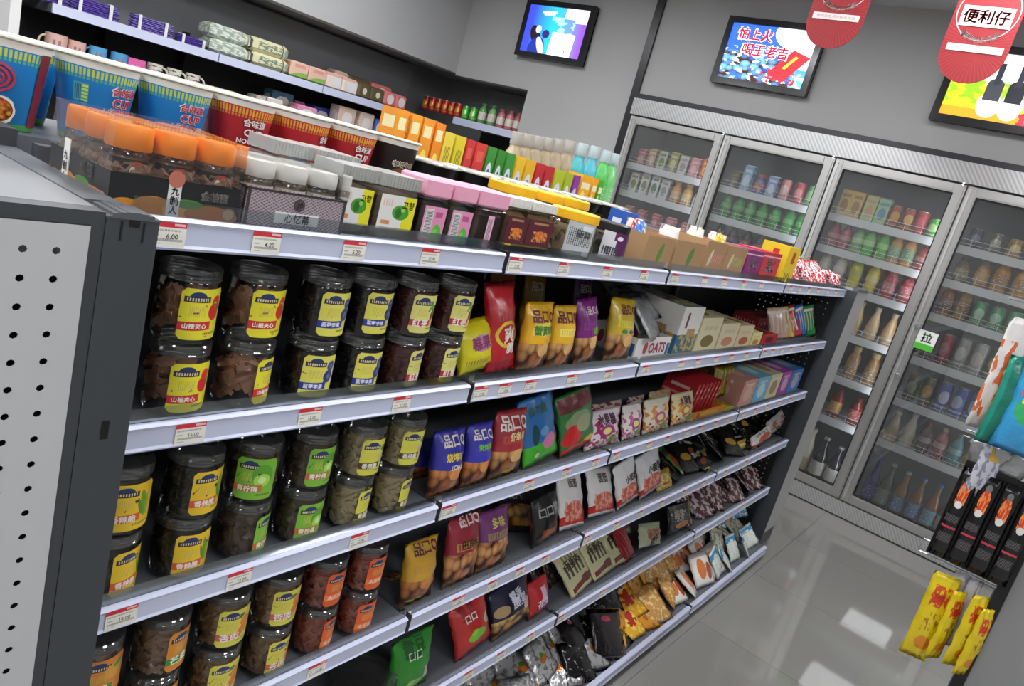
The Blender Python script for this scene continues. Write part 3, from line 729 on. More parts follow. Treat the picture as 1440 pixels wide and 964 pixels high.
for si, (row, L) in enumerate(((S2, 1), (S3, 2), (S4, 3))):
    nm = ('second', 'third', 'fourth')[si]
    for lev in (1, 0):
        for k, (x, kind) in enumerate(row):
            d = LABELS[kind][5]
            nth = k % 2
            lb = 'clear jar, %s, %s of that kind in %s layer on %s shelf' % (d, ('nearer the dark post', 'farther from the post')[nth], ('lower', 'upper')[lev], nm)
            if len(lb.split()) > 16: lb = 'jar with %s, %s row, %s shelf, %s' % (d.split(',')[0], ('lower', 'upper')[lev], nm, ('nearer the post', 'farther from post')[nth])
            if len(lb.split()) > 16: lb = 'jar, %s, %s row, %s' % (d.split(',')[0], ('lower', 'upper')[lev], ('nearer post', 'farther from post')[nth])
            jar(kind, x + (rr.uniform(-.003, .003) if lev else 0), .0385 + (rr.uniform(-.002, .002) if lev else 0), SZ[L] + lev * JH, yaws[si][(0 if lev else 6) + k], lb, k * 3 + lev + si)

# soft pillow bags
def bag_fn(w, h, d, seed, crimp=.06):
    rnd = random.Random(seed); ph = [rnd.uniform(0, 6.3) for _ in range(4)]
    def env(t):
        t2 = (t - crimp) / (1 - 2 * crimp)
        return 0 if t2 <= 0 or t2 >= 1 else math.sin(PI * t2) ** .55
    def fn(s, t, side):                # s in -1..1, t in 0..1
        e = env(t); pr = max(0, 1 - abs(s) ** 2.4) ** .75
        x = s * w / 2 * (1 - .07 * math.sin(PI * t) * (1 if d > .01 else 0))
        wr = .0016 * math.sin(s * 11 + ph[0]) * (1 - e) + .0022 * e * math.sin(7 * t * PI + 3 * s + ph[1]) * (abs(s) ** 2) + .0012 * e * math.sin(9 * s + 5 * t + ph[2])
        y = -side * d / 2 * e * pr + wr * (1 if d > .004 else .3)
        return Vector((x, y, t * h))
    return fn
def bag_mesh(fn, n=12, mm=16):
    b = MB(); idx = {}
    for side in (1, -1):
        for j in range(mm + 1):
            for i in range(n + 1):
                if side == -1 and (i in (0, n) or j in (0, mm)): idx[(side, i, j)] = idx[(1, i, j)]; continue
                idx[(side, i, j)] = len(b.v); b.v.append(tuple(fn(-1 + 2 * i / n, j / mm, side)))
    for side in (1, -1):
        for j in range(mm):
            for i in range(n):
                q = [(i, j), (i + 1, j), (i + 1, j + 1), (i, j + 1)]
                if side == -1: q = [q[0], q[3], q[2], q[1]]
                b.f.append(tuple(idx[(side, *c)] for c in q)); b.uv += [((c[0] / n) if side == 1 else 1 - c[0] / n, c[1] / mm) for c in q]
    return b.mesh('bag', True)
BAGN = [0]
def bag(loc, w, h, d, m_, label, rot=(0, 0, 0), titles=(), cat='snack bag', name='snack_bag', group=None, n=12, mm=16, seal=True):
    BAGN[0] += 1
    fn = bag_fn(w, h, d, BAGN[0])
    o = add(name, bag_mesh(fn, n, mm), m_, None, loc, rot, label=label, cat=cat)
    if group: o['group'] = group
    for (body, cx, cy, tw, colour, *rest) in titles:
        ang = rest[0] if rest else 0.0; wt = rest[1] if len(rest) > 1 else .03
        def g(x, y):
            X, Y = x * math.cos(ang) - y * math.sin(ang), x * math.sin(ang) + y * math.cos(ang)
            s = (cx - .5) * 2 + X / (w / 2); t = cy + Y / h
            p = fn(max(-1, min(1, s)), max(0, min(1, t)), 1); return (p.x, p.y - .0012, p.z)
        text(body, tw * w, g, colour, o, 'printed_title', wt)
    return o
def bagpx(u0, u1, L, vt, m_, label, y=.028, lean=.22, d=.045, roll=0., yaw=0., titles=(), wscale=1.0, **k):
    z = SZ[L]; a, b_ = sx(u0, y, z + .01), sx(u1, y, z + .01); x, w = (a + b_) / 2, (b_ - a) * wscale
    h = min((vz(vt, x, y + .035) - z) / math.cos(lean), .21)
    return bag((x, y, z + .001 + abs(math.sin(roll)) * w / 2), w, h, d, m_, label, (-lean, roll, yaw), titles, **k)
def bm(name, base, shapes=(), rough=.28, metal=0., bump=(60, .25)):
    return mat('bag_' + name, base, rough, metal, shapes=shapes, bump=bump, coat=.25)

# ---- second shelf, bags and cartons beyond the jars
nut = ('ecbc78', 'b4682c')
def nutbag(nm, base, food=nut, hi='f0e070', extra=()):
    return bm(nm, base, [('v', .5, .18, .52, .25, 5.5, food[0], food[1]), ('e', .62, .34, .22, .10, food[0]), ('r', .5, .60, .34, .055, hi), ('s', .5, .60, .30, .04, 14, .5, base)] + list(extra))
LOGO = '品口Q'
bagpx(645, 692, 1, 452, bm('lemon_chip', 'e8dc20', [('e', .55, .55, .30, .16, 'c890a8'), ('s', .5, .2, .36, .05, 16, .5, 'a09010'), ('r', .5, .97, .5, .04, 'c8b810')]), 'bright yellow snack bag squeezed between the date jars and a tall red bag', y=.036, lean=.3, roll=-.18, titles=[('糕果', .5, .56, .5, '8c3060')])
bagpx(684, 723, 1, 400, bm('red_chip', 'c4202c', [('e', .55, .42, .40, .15, 'e8c838'), ('e', .55, .42, .33, .11, 'c4202c'), ('s', .5, .64, .34, .06, 9, .45, 'b05050'), ('r', .5, .1, .5, .03, 'a01820')]), 'tall red snack bag with round yellow emblem beside the yellow bags', y=.032, lean=.26, roll=-.10, titles=[('爽', .55, .42, .36, 'f0e0d0'), ('脆', .62, .27, .24, 'f0e8e0')], d=.04)
bagpx(724, 764, 1, 420, nutbag('yel_nut', 'ecb41c', extra=[('r', .5, .67, .3, .05, 'dcd040')]), 'yellow bag of nuts with maroon logo, next to the tall red bag', titles=[(LOGO, .52, .80, .72, '6a1c28', 0, .05), ('蟹黄味', .5, .62, .6, '488030')], lean=.12)
bagpx(766, 796, 1, 425, nutbag('yel_nut2', 'eab828'), 'narrower yellow bag of nuts, next to the purple bag', titles=[(LOGO, .5, .82, .8, '6a1c28', 0, .05)], lean=.12, wscale=1.1)
bagpx(806, 834, 1, 420, nutbag('purple_nut', '7c1c78', hi='8a3a88', extra=[('e', .72, .52, .2, .06, '6cae30')]), 'purple bag of nuts between yellow and gold bags', titles=[(LOGO, .6, .82, .6, 'f0d0e0', 0, .05)], lean=.2, roll=-.1)
bagpx(840, 890, 1, 420, nutbag('gold_nut', 'd0b028', hi='d8d050', extra=[('e', .38, .48, .1, .035, '3a8a50'), ('e', .66, .48, .1, .035, '4a5a9a')]), 'gold snack bag with maroon logo, last before the silver pouches', titles=[(LOGO, .55, .82, .55, '6a1c28', 0, .05)], lean=.2, roll=.05, wscale=.72)
# dark back row hinting at more stock behind
for k, (u, c, lb) in enumerate(((745, '8a6a10', 'dull yellow snack bag standing behind the yellow nut bags'), (812, '4a1048', 'dark purple snack bag standing behind the purple nut bag'), (700, '8a5a18', 'brown-gold snack bag standing behind the tall red bag'))):
    bag((sx(u, .17, SZ[1]), .18, SZ[1] + .001), .10, .155, .04, bm('back%d' % k, c, [('v', .5, .2, .5, .2, 6, 'c08040', '805020')]), lb, (-.15, 0, .1), [(LOGO, .5, .8, .6, 'd8c8c0')])

def carton(u0, u1, L, vt, m_, label, y=.03, dep=.10, h=None, titles=(), open_top=False, bev=0, cat='box', name='snack_box', tilt=0, yaw=0, group=None, z=None):
    z = SZ[L] if z is None else z
    a, b_ = sx(u0, y, z + .01), sx(u1, y, z + .01); x, w = (a + b_) / 2, b_ - a - .002
    if h is None: h = vz(vt, x, y) - z
    if open_top:
        t = .0025
        me = MB().box(-w / 2, w / 2, -dep / 2, -dep / 2 + t, 0, h).box(-w / 2, w / 2, dep / 2 - t, dep / 2, 0, h * 1.0).box(-w / 2, -w / 2 + t, -dep / 2 + t, dep / 2 - t, 0, h).box(w / 2 - t, w / 2, -dep / 2 + t, dep / 2 - t, 0, h).box(-w / 2 + t, w / 2 - t, -dep / 2 + t, dep / 2 - t, 0, t).mesh('box')
    else: me = box_mesh(w, dep, h)
    o = add(name, me, m_, None, (x, y + dep / 2, z + .0005), (tilt, 0, yaw), label=label, cat=cat)
    if group: o['group'] = group
    for (body, cx, cy, tw, colour, *rest) in titles:
        text(body, tw * w, on_front(-dep / 2 - .0006, (cx - .5) * w, cy * h), colour, o, 'printed_title', rest[0] if rest else .02)
    return o, x, w, h
def cm(name, base, shapes=(), rough=.5): return mat('carton_' + name, base, rough, shapes=shapes)
crnd = random.Random(11)
o, x, w, h = carton(890, 938, 1, 475, cm('white_tray', 'e8e6e0', [('e', .28, .5, .06, .3, 'b84850'), ('r', .95, .4, .04, .3, '2c6c98')]), 'low white open carton with red print holding silver pouches', dep=.14, open_top=True, titles=[('OATS', .62, .5, .5, 'a03848', .04)])
silver = mat('silver_foil', 'b4b6b8', .2, .45, bump=(45, .7))
for k in range(6):
    bag((x + .006 * k + crnd.uniform(-.03, .03), .028 + .02 * k, SZ[1] + .050 + .007 * k), .15, .12, .02, silver, 'silver foil pouch heaped in the low white carton, %s from the front' % ORD[k], (-.75 - .05 * k, crnd.uniform(-.3, .3), crnd.uniform(-.35, .35)), group='silver pouches in the white carton', name='foil_pouch', cat='pouch', n=8, mm=8)
carton(944, 973, 1, 432, cm('white_tall', 'e4e2da', [('r', .5, .22, .5, .2, '386a88'), ('n', .5, .25, .45, .18, 6, .5, 'c8a040'), ('r', .3, .72, .05, .16, '70303c'), ('r', .62, .45, .2, .09, 'b09060')]), 'tall white carton with small picture of grain and blue bottom, beside the silver pouches', dep=.2)
for k, (u0, u1, vt, c, lb) in enumerate(((975, 1004, 447, 'd8cfa8', 'tallest cream snack carton next to the tall white carton'), (1006, 1031, 455, 'd6c8a4', 'cream snack carton with pinkish print, second of the cream ones'), (1032, 1053, 458, 'd2c09a', 'cream snack carton with brown biscuit print, third of the cream ones'), (1054, 1068, 468, 'd8d48c', 'short yellow-cream snack carton beside a small red box'))):
    carton(u0, u1, 1, vt, cm('cream%d' % k, c, [('e', .5, .32, .3, .18, ('7c6a30', 'c08060', 'a85a38', 'b88040')[k]), ('s', .5, .7, .3, .06, 12, .5, 'b8a888')]), lb, dep=.16)
carton(1069, 1091, 1, 471, cm('red_small', 'b02028', [('e', .5, .5, .25, .3, '601018')]), 'small bright red box on second shelf after the cream cartons', dep=.08)
carton(1062, 1100, 1, 447, cm('red_back', '8c1c24', [('s', .5, .6, .4, .1, 9, .4, 'c08080')]), 'dark red carton standing behind the small red box', y=.14, dep=.1)
for k, (u, c, lb) in enumerate(((1098, 'c8a890', 'beige narrow packet leaning, first of the leaning row on second shelf'), (1107, 'd0b048', 'yellowish narrow packet leaning between beige and red packets'), (1117, 'c02830', 'red narrow packet leaning beside a blue one'), (1130, '2868b8', 'blue narrow packet leaning in the row near the end unit'), (1140, '28984a', 'shiny green narrow packet leaning in the row near the end unit'), (1152, 'a02030', 'dark red narrow packet leaning last before the end unit'))):
    x = sx(u, .05, SZ[1]); bag((x, .06, SZ[1] + .004), .09, .135 - .005 * abs(k - 3), .02, bm('lean%d' % k, c, [('s', .5, .5, .4, .3, 5, .3, 'd8c8c0'), ('r', .5, .85, .5, .04, 'e8e0d8')]), lb, (-.35 + crnd.uniform(-.15, .15), -.32 + crnd.uniform(-.2, .2), -.4 + crnd.uniform(-.3, .3)))

# ---- third shelf beyond the jars
bagpx(578, 600, 2, 612, bm('blue_back', '28287a', [('v', .5, .2, .5, .2, 6, 'c87840', '8a4820')]), 'dark blue snack bag half hidden behind the first blue bag', y=.09, lean=.2, wscale=1.8)
bagpx(600, 645, 2, 598, nutbag('blue_nut', '3434a0', ('e89c58', 'b05824'), '3c3ca8'), 'royal blue bag of nuts with white logo, nearer the jars', lean=.16, titles=[(LOGO, .55, .84, .7, 'f0e4e4', 0, .05), ('烧烤味', .5, .62, .55, 'e0c840'), ('LONG', .6, .46, .4, 'f0e8e0')])
bagpx(647, 684, 2, 590, nutbag('blue_nut2', '3c3ab0', ('e89c58', 'b05824'), '4444b4'), 'royal blue bag of nuts with white logo, beside the red-gold bag', lean=.16, titles=[(LOGO, .5, .84, .7, 'f0e4e4', 0, .05), ('烧烤味', .5, .66, .5, '78c050')])
bagpx(685, 731, 2, 572, nutbag('redgold_nut', 'a83038', ('e8b870', 'b86830'), 'b85040', [('e', .6, .08, .2, .03, 'e0c030')]), 'crimson bag of nuts with white logo on the third shelf', lean=.16, titles=[(LOGO, .5, .82, .78, 'f2e4dc', 0, .05), ('虾条味', .55, .64, .5, 'f0d8a0')])
bagpx(736, 782, 2, 562, bm('sky', '2c70b0', [('r', .5, .1, .52, .2, '4cb830'), ('e', .7, .28, .20, .12, 'd878a8'), ('e', .55, .46, .12, .07, '6aa0d0'), ('e', .3, .45, .1, .16, '244c50'), ('e', .35, .12, .06, .04, 'e8c8c0')]), 'sky blue bag with green base and pink dress shape', lean=.3, roll=-.2, d=.03, titles=[('棉花糖', .45, .8, .5, '305a50')])
bagpx(787, 834, 2, 556, bm('melon', '2e7a38', [('r', .5, .82, .44, .12, '6a2428'), ('e', .5, .5, .36, .17, '8a9a70'), ('e', .3, .30, .22, .18, 'd03030'), ('e', .3, .24, .26, .10, 'd03030'), ('e', .62, .44, .22, .14, 'a0a880'), ('r', .5, .07, .5, .04, 'c83828'), ('e', .8, .12, .16, .05, 'e8d030')]), 'green bag with watermelon slice print and red stripe', lean=.3, roll=-.2, d=.03)
cl = (('e8d8e0', 'white and magenta candy bag, first of the flowered candy bags'), ('ece4dc', 'white candy bag with purple swirl, second flowered bag'), ('e8e0c8', 'cream candy bag with orange and pink swirls, third flowered bag'), ('f0e0b0', 'cream-orange candy bag with black lettering, beside the yellow tray'))
for k, (u0, u1, vt) in enumerate(((822, 872, 574), (874, 902, 566), (904, 941, 558), (943, 975, 550))):
    bagpx(u0, u1, 2, vt, bm('candy%d' % k, cl[k][0], [('n', .5, .4, .5, .4, 5, .52, ('b03060', 'd060a0', 'e89030', 'e8a030')[k]), ('e', .5, .45, .22, .16, ('9c2878', 'a04090', 'c04890', 'd07030')[k]), ('e', .5, .45, .13, .09, 'e8e080'), ('e', .7, .2, .16, .1, '70b030'), ('n', .5, .15, .5, .2, 8, .56, 'a02030')]), cl[k][1], lean=.3, d=.03, titles=[('水果糖', .5, .75, .5, '503048')] if k in (0, 3) else ())
    if k < 3: bagpx(u0 + 6, u1 + 2, 2, vt - 14, bm('candyb%d' % k, ('803040', '6a2038', 'c8a040', '7c2c30')[k], [('n', .5, .5, .5, .5, 6, .5, 'c0b0a0')]), ('dark red', 'maroon', 'yellowish', 'brick red')[k] + ' candy bag standing behind the ' + ORD[k] + ' flowered candy bag', y=.13, lean=.2, d=.03)
o, x, w, h = carton(974, 1018, 2, 575, cm('orange_tray', 'd89028', [('e', .5, .5, .3, .3, 'e0b040'), ('r', .16, .5, .05, .4, 'b85820')]), 'orange display tray filled with upright red packets', dep=.16, open_top=True)
for k in range(7):
    add('sweet_packet', box_mesh(.016, .11, .10), cm('red_pk', 'c42a30', [('r', .5, .5, .46, .04, 'e09090'), ('r', .5, .75, .3, .05, 'e8c0b8')]), None, (x - w / 2 + .018 + k * (w - .032) / 7.2, .112, SZ[2] + .006), (0, .32, 0), label='thin red sweet packet tilted in the orange tray, %s from its near end' % ORD[k], cat='packet', group='red packets in the orange tray')
o, x, w, h = carton(1019, 1036, 2, 577, cm('olive_tray', 'b8a020', [('s', .5, .5, .5, .5, 4, .5, '707c28', .6)]), 'olive yellow striped display tray beside the orange tray', dep=.16, open_top=True)
for k in range(4):
    bag((x - w / 2 + .03 + k * .035, .09, SZ[2] + .03), .07, .10, .014, bm('olive', 'a09028', [('s', .5, .5, .5, .3, 4, .4, '505c20')]), 'olive and yellow packet tucked in the striped tray, %s from its near end' % ORD[k], (-.3, .25, -.3), group='packets in the striped tray', n=6, mm=8)
for k, (u0, u1, c, lb) in enumerate(((1037, 1056, 'd0988c', 'salmon pink card box in the pastel row on third shelf'), (1057, 1074, '78b8d4', 'pale blue card box in the pastel row on third shelf'), (1075, 1091, 'd8d0a4', 'cream card box in the pastel row on third shelf'), (1092, 1105, 'b04ca8', 'magenta card box in the pastel row on third shelf'), (1106, 1121, '4484c8', 'mid blue card box last in the row on third shelf'))):
    carton(u0, u1, 2, None, cm('pastel%d' % k, c, [('e', .5, .45, .28, .3, ('e0b8a0', 'c8e0e8', 'a88860', 'd8b0c0', 'c0b0b8')[k]), ('s', .5, .8, .3, .05, 8, .5, 'f0e8e0')]), lb, dep=.20, h=.098)

# ---- fourth shelf beyond the jars
bagpx(560, 607, 3, 752, nutbag('amber_nut', 'd0a030', ('d89048', '9c5424'), 'c89440', [('e', .5, .07, .3, .03, 'e8e030')]), 'amber bag of nuts with maroon logo, next to the orange-label jars', lean=.16, titles=[(LOGO, .55, .88, .7, '5c1c28', 0, .05)])
bagpx(538, 562, 3, 800, nutbag('brown_nut', '8a6420'), 'brown-gold bag lying low behind the amber bag of nuts', y=.12, lean=.4)
bagpx(621, 668, 3, 722, nutbag('red_almond', 'a02c3c', ('f0b078', 'd07840'), 'b8983c', [('e', .5, .08, .3, .035, 'f0e030'), ('v', .5, .24, .5, .26, 6, 'f0b878', 'd07840')]), 'crimson bag with large almond print on the fourth shelf', lean=.2, titles=[(LOGO, .6, .93, .6, 'f0dcd8', 0, .05), ('巴旦木', .55, .62, .5, '3c3020')])
bagpx(668, 712, 3, 714, nutbag('violet_almond', '7c3c78', ('f0b078', 'd07840'), 'a08c50', [('e', .5, .10, .34, .035, 'f0e030'), ('v', .5, .26, .5, .26, 6, 'f0b878', 'd07840')]), 'violet bag with almond print beside the crimson almond bag', lean=.25, titles=[('多味', .5, .8, .4, 'e0d070')])
bag((sx(728, .09, SZ[3]), .075, SZ[3] + .012), .13, .13, .03, bm('black_chip', '1a1818', [('v', .5, .25, .5, .26, 6, 'e0b060', 'b07830'), ('r', .5, .05, .5, .06, '181414')]), 'black bag with golden chips print slumped over the violet bag', (-.95, .15, -.25), [('脆片', .4, .7, .4, '808080')])
bagpx(753, 778, 3, 694, bm('black_tall', '1c1a1a', [('v', .65, .14, .4, .2, 5, 'd88848', 'b05a30'), ('r', .96, .3, .05, .4, 'b04838')]), 'upright black bag with silver lettering on the fourth shelf', lean=.25, roll=-.15, wscale=1.4, titles=[('口口脆', .5, .7, .7, 'a8a8a8')])
wr = lambda nm, base='ece8e6': bm(nm, base, [('r', .5, .10, .52, .18, 'c8302c', .15), ('e', .5, .30, .36, .18, 'd8604c'), ('n', .5, .3, .34, .17, 9, .5, 'f0a890'), ('r', .5, .03, .5, .035, 'f0eeea')])
for k, (u0, u1, vt, lb) in enumerate(((785, 824, 675, 'glossy white and red packet slumped forward, first of two facing'), (826, 866, 668, 'glossy white and red packet with round red picture, second of two facing'))):
    bagpx(u0, u1, 3, vt, wr('wr%d' % k), lb, lean=.5, y=.03, roll=.12, d=.03, titles=[('面筋', .5, .78, .34, '60504a')])
for k, (u0, u1, vt, lb) in enumerate(((868, 896, 652, 'upright white packet with red corner and black lettering, nearer the slumped ones'), (899, 929, 640, 'upright white packet with red corner and black lettering, beside the yellow bag'))):
    bagpx(u0, u1, 3, vt, wr('wq%d' % k, 'f0eeee'), lb, lean=.35, roll=-.2, d=.03, titles=[('小面筋', .6, .6, .55, '2c2422')])
bagpx(838, 862, 3, 650, bm('dkback', '4c4044', [('n', .5, .5, .5, .5, 5, .5, '8a8280')]), 'grey-brown packet standing behind the white packets on fourth shelf', y=.13, lean=.2)
bagpx(925, 948, 3, 660, bm('yel_small', 'd8b020', [('n', .5, .4, .5, .4, 6, .5, 'e8d890'), ('r', .5, .3, .2, .05, 'c03020')]), 'small crumpled yellow packet after the white packets', lean=.6, d=.025)
bag((sx(962, .07, SZ[3]), .06, SZ[3] + .004), .15, .12, .02, bm('greenred', '4a9c34', [('e', .35, .4, .3, .3, 'b84428'), ('r', .5, .75, .5, .1, '2c3020'), ('r', .5, .06, .5, .05, 'd8e8d0')]), 'flat green packet with orange-red filling print lying on the fourth shelf', (-1.15, .1, .2))
bagpx(972, 992, 3, 630, bm('sandwich', '8a5c34', [('r', .5, .5, .5, .5, 'a06a3c'), ('r', .5, .9, .5, .08, '6a8a50'), ('r', .08, .5, .05, .5, 'c8d8c0'), ('e', .5, .4, .3, .3, 'c87840')]), 'brown upright packet with green edge on the fourth shelf', y=.08, lean=.3)
hr = random.Random(21)
def heap(n, L, u0, u1, y0, ny, size, mats_, label, group, name='snack_pouch', cat='pouch', lean=1.0, dz=.018, dy=.05, d=.016, zoff=.004, jit=.35, titles=()):
    for k in range(n):
        r_ = k % ny; f_ = (k // ny + .5 + hr.uniform(-.25, .25)) / max(1, math.ceil(n / ny))
        y = y0 + r_ * dy + hr.uniform(-.012, .012); z = SZ[L] + zoff + r_ * dz + hr.uniform(0, .006)
        xa, xb = sx(u0, y, z), min(sx(u1, y, z), 2.285); s = hr.uniform(.85, 1.12)
        mm_ = mats_[k % len(mats_)]
        lb_ = (label if isinstance(label, str) else label[k % len(label)]) + ', %s along, %s layer' % (ORD[k // ny], ('front', 'second', 'third', 'fourth', 'fifth')[r_])
        bag((xa + (xb - xa) * f_, y, z), size[0] * s, size[1] * s, d, mm_, lb_, (-lean + hr.uniform(-.25, .25), hr.uniform(-jit, jit) * .6, hr.uniform(-jit, jit)), titles, group=group, name=name, cat=cat, n=8, mm=10)
blk = [bm('blk%d' % k, c, s_, rough=.18) for k, (c, s_) in enumerate((('161414', [('n', .5, .5, .4, .3, 7, .6, 'b8b0a0')]), ('1a1614', [('e', .5, .5, .3, .12, 'c89830')]), ('141416', [('r', .5, .6, .3, .05, 'b0a898'), ('e', .5, .3, .25, .1, '8a4a20')])))]
heap(28, 3, 948, 1070, .03, 4, (.11, .11), blk, 'small glossy black pouch heaped on the fourth shelf', 'black pouches on the fourth shelf')
bagpx(990, 1001, 3, 652, bm('yb', 'e0d028', [('n', .5, .5, .5, .5, 6, .52, 'b08030')]), 'little yellow pouch at the edge of the black heap', y=.03, lean=.9, wscale=.9, d=.02)
bagpx(1034, 1050, 3, 616, bm('yb2', 'e0bc20', [('e', .5, .62, .25, .1, 'e8e0d0'), ('r', .5, .2, .05, .2, 'a88010')]), 'upright yellow sachet standing out of the black heap', y=.05, lean=.35, d=.02)
bagpx(1056, 1082, 3, 608, bm('ow', 'e8e0d8', [('e', .6, .4, .3, .3, 'c8502c'), ('r', .3, .15, .3, .12, 'c85028'), ('n', .5, .8, .3, .1, 9, .5, '808080')]), 'white and orange packet near the far end of the fourth shelf', lean=.35, roll=-.15, d=.02)
bagpx(1078, 1100, 3, 588, mat('bag_clearwhite', 'b8b4b0', .15, bump=(50, .6), shapes=[('n', .5, .4, .5, .4, 5, .5, 'a06a50')]), 'crinkled silvery packet last on the fourth shelf', y=.05, lean=.3, roll=-.25, d=.03)

# ---- fifth shelf
t = empty('snack_tub', (sx(508, .06, SZ[4] + .03), .06, SZ[4]), label='low clear tub of brown dried fruit under the orange-label jars', cat='tub')
add('body', smooth_angle(MB().lathe([(.05, 0), (.054, .004), (.06, .06), (.062, .062)], 24, cap=False).mesh('tub')), jar_clear, t)
add('lid', smooth_angle(MB().lathe([(.063, .06), (.064, .064), (.064, .068), (.05, .070), (.02, .070)], 24).mesh('lid'), 30), lid_clear, t)
add('contents', contents('blob', .055, .003, .055, 5), mat('contents_tub', '7c6440', .6), t, kind='stuff')
bagpx(541, 600, 4, 884, bm('green_pea', '2c8c28', [('e', .55, .17, .26, .12, '8cc850'), ('e', .42, .24, .1, .06, 'a8dc68'), ('r', .9, .30, .12, .12, 'e8e0d8'), ('e', .42, .72, .2, .04, '1c5c20')]), 'bright green snack bag alone on the fifth shelf beside the tub', lean=.14, titles=[('青豆', .45, .86, .5, '1c5c20'), ('口口', .45, .72, .3, 'd8e8d0')])
bagpx(641, 689, 4, 846, bm('red_pea', 'c83430', [('e', .52, .34, .24, .11, '78c82c'), ('e', .45, .42, .1, .05, '90d848'), ('e', .95, .52, .2, .12, 'e8dcc8'), ('e', .4, .72, .2, .035, '8c2424')]), 'bright red snack bag with green peas picture on the fifth shelf', lean=.35, roll=-.2, titles=[('口口', .42, .72, .28, 'f0d8d0'), ('青豆', .4, .88, .4, 'a03030')])
bagpx(692, 745, 4, 822, bm('navy_cashew', '20203c', [('v', .5, .17, .52, .2, 6, 'f0cc88', 'd89c48'), ('e', .2, .54, .16, .12, 'b89c70'), ('e', .88, .4, .16, .12, 'e8dccc'), ('r', .98, .6, .05, .4, 'a82c30')]), 'dark navy snack bag with cashew print on the fifth shelf', lean=.35, roll=-.15, titles=[('蟹香', .55, .74, .3, 'd8e0e8', .1), ('腰果', .62, .58, .36, 'e8e0f0')])
bagpx(745, 768, 4, 812, bm('red_slim', 'c42c30', [('r', .6, .5, .12, .3, 'd8b8d0'), ('e', .7, .3, .3, .12, '5858a8')]), 'slim red bag between navy cashew bag and cream pouches', lean=.3, roll=-.15, wscale=1.2, titles=[('花生', .5, .4, .5, 'f0e4e8')])
dk = [bm('dkp%d' % k, c, [('n', .5, .5, .5, .5, 6, .55, e_)], rough=.2) for k, (c, e_) in enumerate((('2a2224', '6a5850'), ('342a2c', '8a7468')))]
heap(4, 4, 752, 790, .09, 2, (.08, .11), dk, 'dark brown pouch leaning behind the cream meat pouches', 'dark brown pouches on the fifth shelf', lean=.6)
cream = bm('cream_red', 'd0ca9c', [('r', .55, .16, .42, .055, '7c2420', .12), ('e', .7, .18, .22, .09, '702018'), ('s', .45, .50, .38, .14, 7, .5, '4c4434'), ('s', .5, .78, .3, .07, 9, .45, '8c8464')], rough=.3)
for k, (u, yy, zz, lb) in enumerate(((812, .055, .004, 'cream meat snack pouch with dark red strip lying nearest the rail joint'), (842, .058, .010, 'cream meat snack pouch with dark red picture, second of the lying row'), (868, .06, .014, 'cream meat snack pouch, third of the lying row beside a red pouch edge'), (824, .12, .045, 'cream pouch lying uppermost behind the first meat pouch'), (856, .13, .05, 'cream pouch lying uppermost behind the second meat pouch'))):
    bag((sx(u, yy, SZ[4] + .02), yy - .03, SZ[4] + zz), .15, .13, .018, cream, lb, (-.85, -.08 + .05 * k, .12 - .06 * k), [('手撕肉', .45, .62, .55, '4a3c2c')] if k < 3 else ())
bagpx(880, 890, 4, 742, bm('red_edge', 'a82c34', [('s', .5, .5, .5, .5, 6, .4, '802028', .5)], rough=.15), 'glossy dark red pouch wedged upright after the cream pouches', lean=.5, roll=-.4, wscale=1.4, d=.02)
bagpx(893, 931, 4, 742, bm('green_cream', 'c8cca8', [('e', .55, .5, .28, .22, '9c4c2c'), ('n', .55, .5, .3, .25, 7, .5, 'c88858'), ('r', .97, .5, .04, .5, '4ca040'), ('r', .5, .08, .5, .05, 'd8dcc0')]), 'pale green pouch with brown meat picture on the fifth shelf', lean=.45, roll=.2, d=.025, titles=[('豆干', .6, .25, .3, '383020', .3)])
bagpx(936, 972, 4, 712, bm('blk_gold', '181818', [('e', .55, .25, .28, .12, 'c07838'), ('r', .95, .5, .05, .5, 'a89040'), ('n', .4, .7, .3, .15, 8, .55, '989898')], rough=.16), 'glossy black pouch with gold edge on the fifth shelf', lean=.4, roll=.1, d=.025, titles=[('辣条', .4, .6, .4, 'b8b0a0')])
brn = [bm('brn%d' % k, c, [('n', .5, .5, .5, .5, 5, .52, e_)], rough=.15) for k, (c, e_) in enumerate((('5c2c30', 'c8b8b8'), ('b8b0b0', '6a3438'), ('3c2426', 'a89090'), ('6c3034', 'd0c4c4')))]
heap(28, 4, 966, 1074, .025, 4, (.11, .11), brn, ['shiny maroon pouch heaped at fifth shelf end', 'shiny silver and maroon pouch heaped at fifth shelf end', 'dark brown shiny pouch heaped at fifth shelf end', 'maroon and white pouch heaped at fifth shelf end'], 'maroon and silver pouches on the fifth shelf', jit=.5)

# ---- base deck heaps
sil = [mat('bag_sil%d' % k, c, .2, .55, bump=(55, .7), shapes=[('e', .5, .5, .16, .10, 'd07828'), ('e', .5, .6, .08, .06, '58a030'), ('n', .5, .5, .5, .5, 5, .56, '88888a')]) for k, c in enumerate(('b4b4b4', 'c4c4c4'))]
heap(32, 5, 640, 850, -.05, 4, (.13, .12), sil, ['silver packet with orange fruit print on base deck', 'paler silver packet with orange fruit print on base deck'], 'silver packets on the base deck', lean=1.05, dz=.028, dy=.055, d=.02)
bl2 = [bm('bl2%d' % k, c, s_, rough=.12) for k, (c, s_) in enumerate((('121012', [('n', .5, .4, .4, .2, 9, .64, '8a827a')]), ('181214', [('e', .5, .8, .14, .06, 'a83048')]), ('141214', [('n', .5, .6, .45, .3, 12, .62, 'a8a4a0')])))]
heap(20, 5, 812, 882, -.05, 5, (.14, .13), bl2, 'glossy black snack pouch heaped on the base deck', 'black pouches on the base deck', lean=1.0, dz=.028, dy=.05, d=.022)
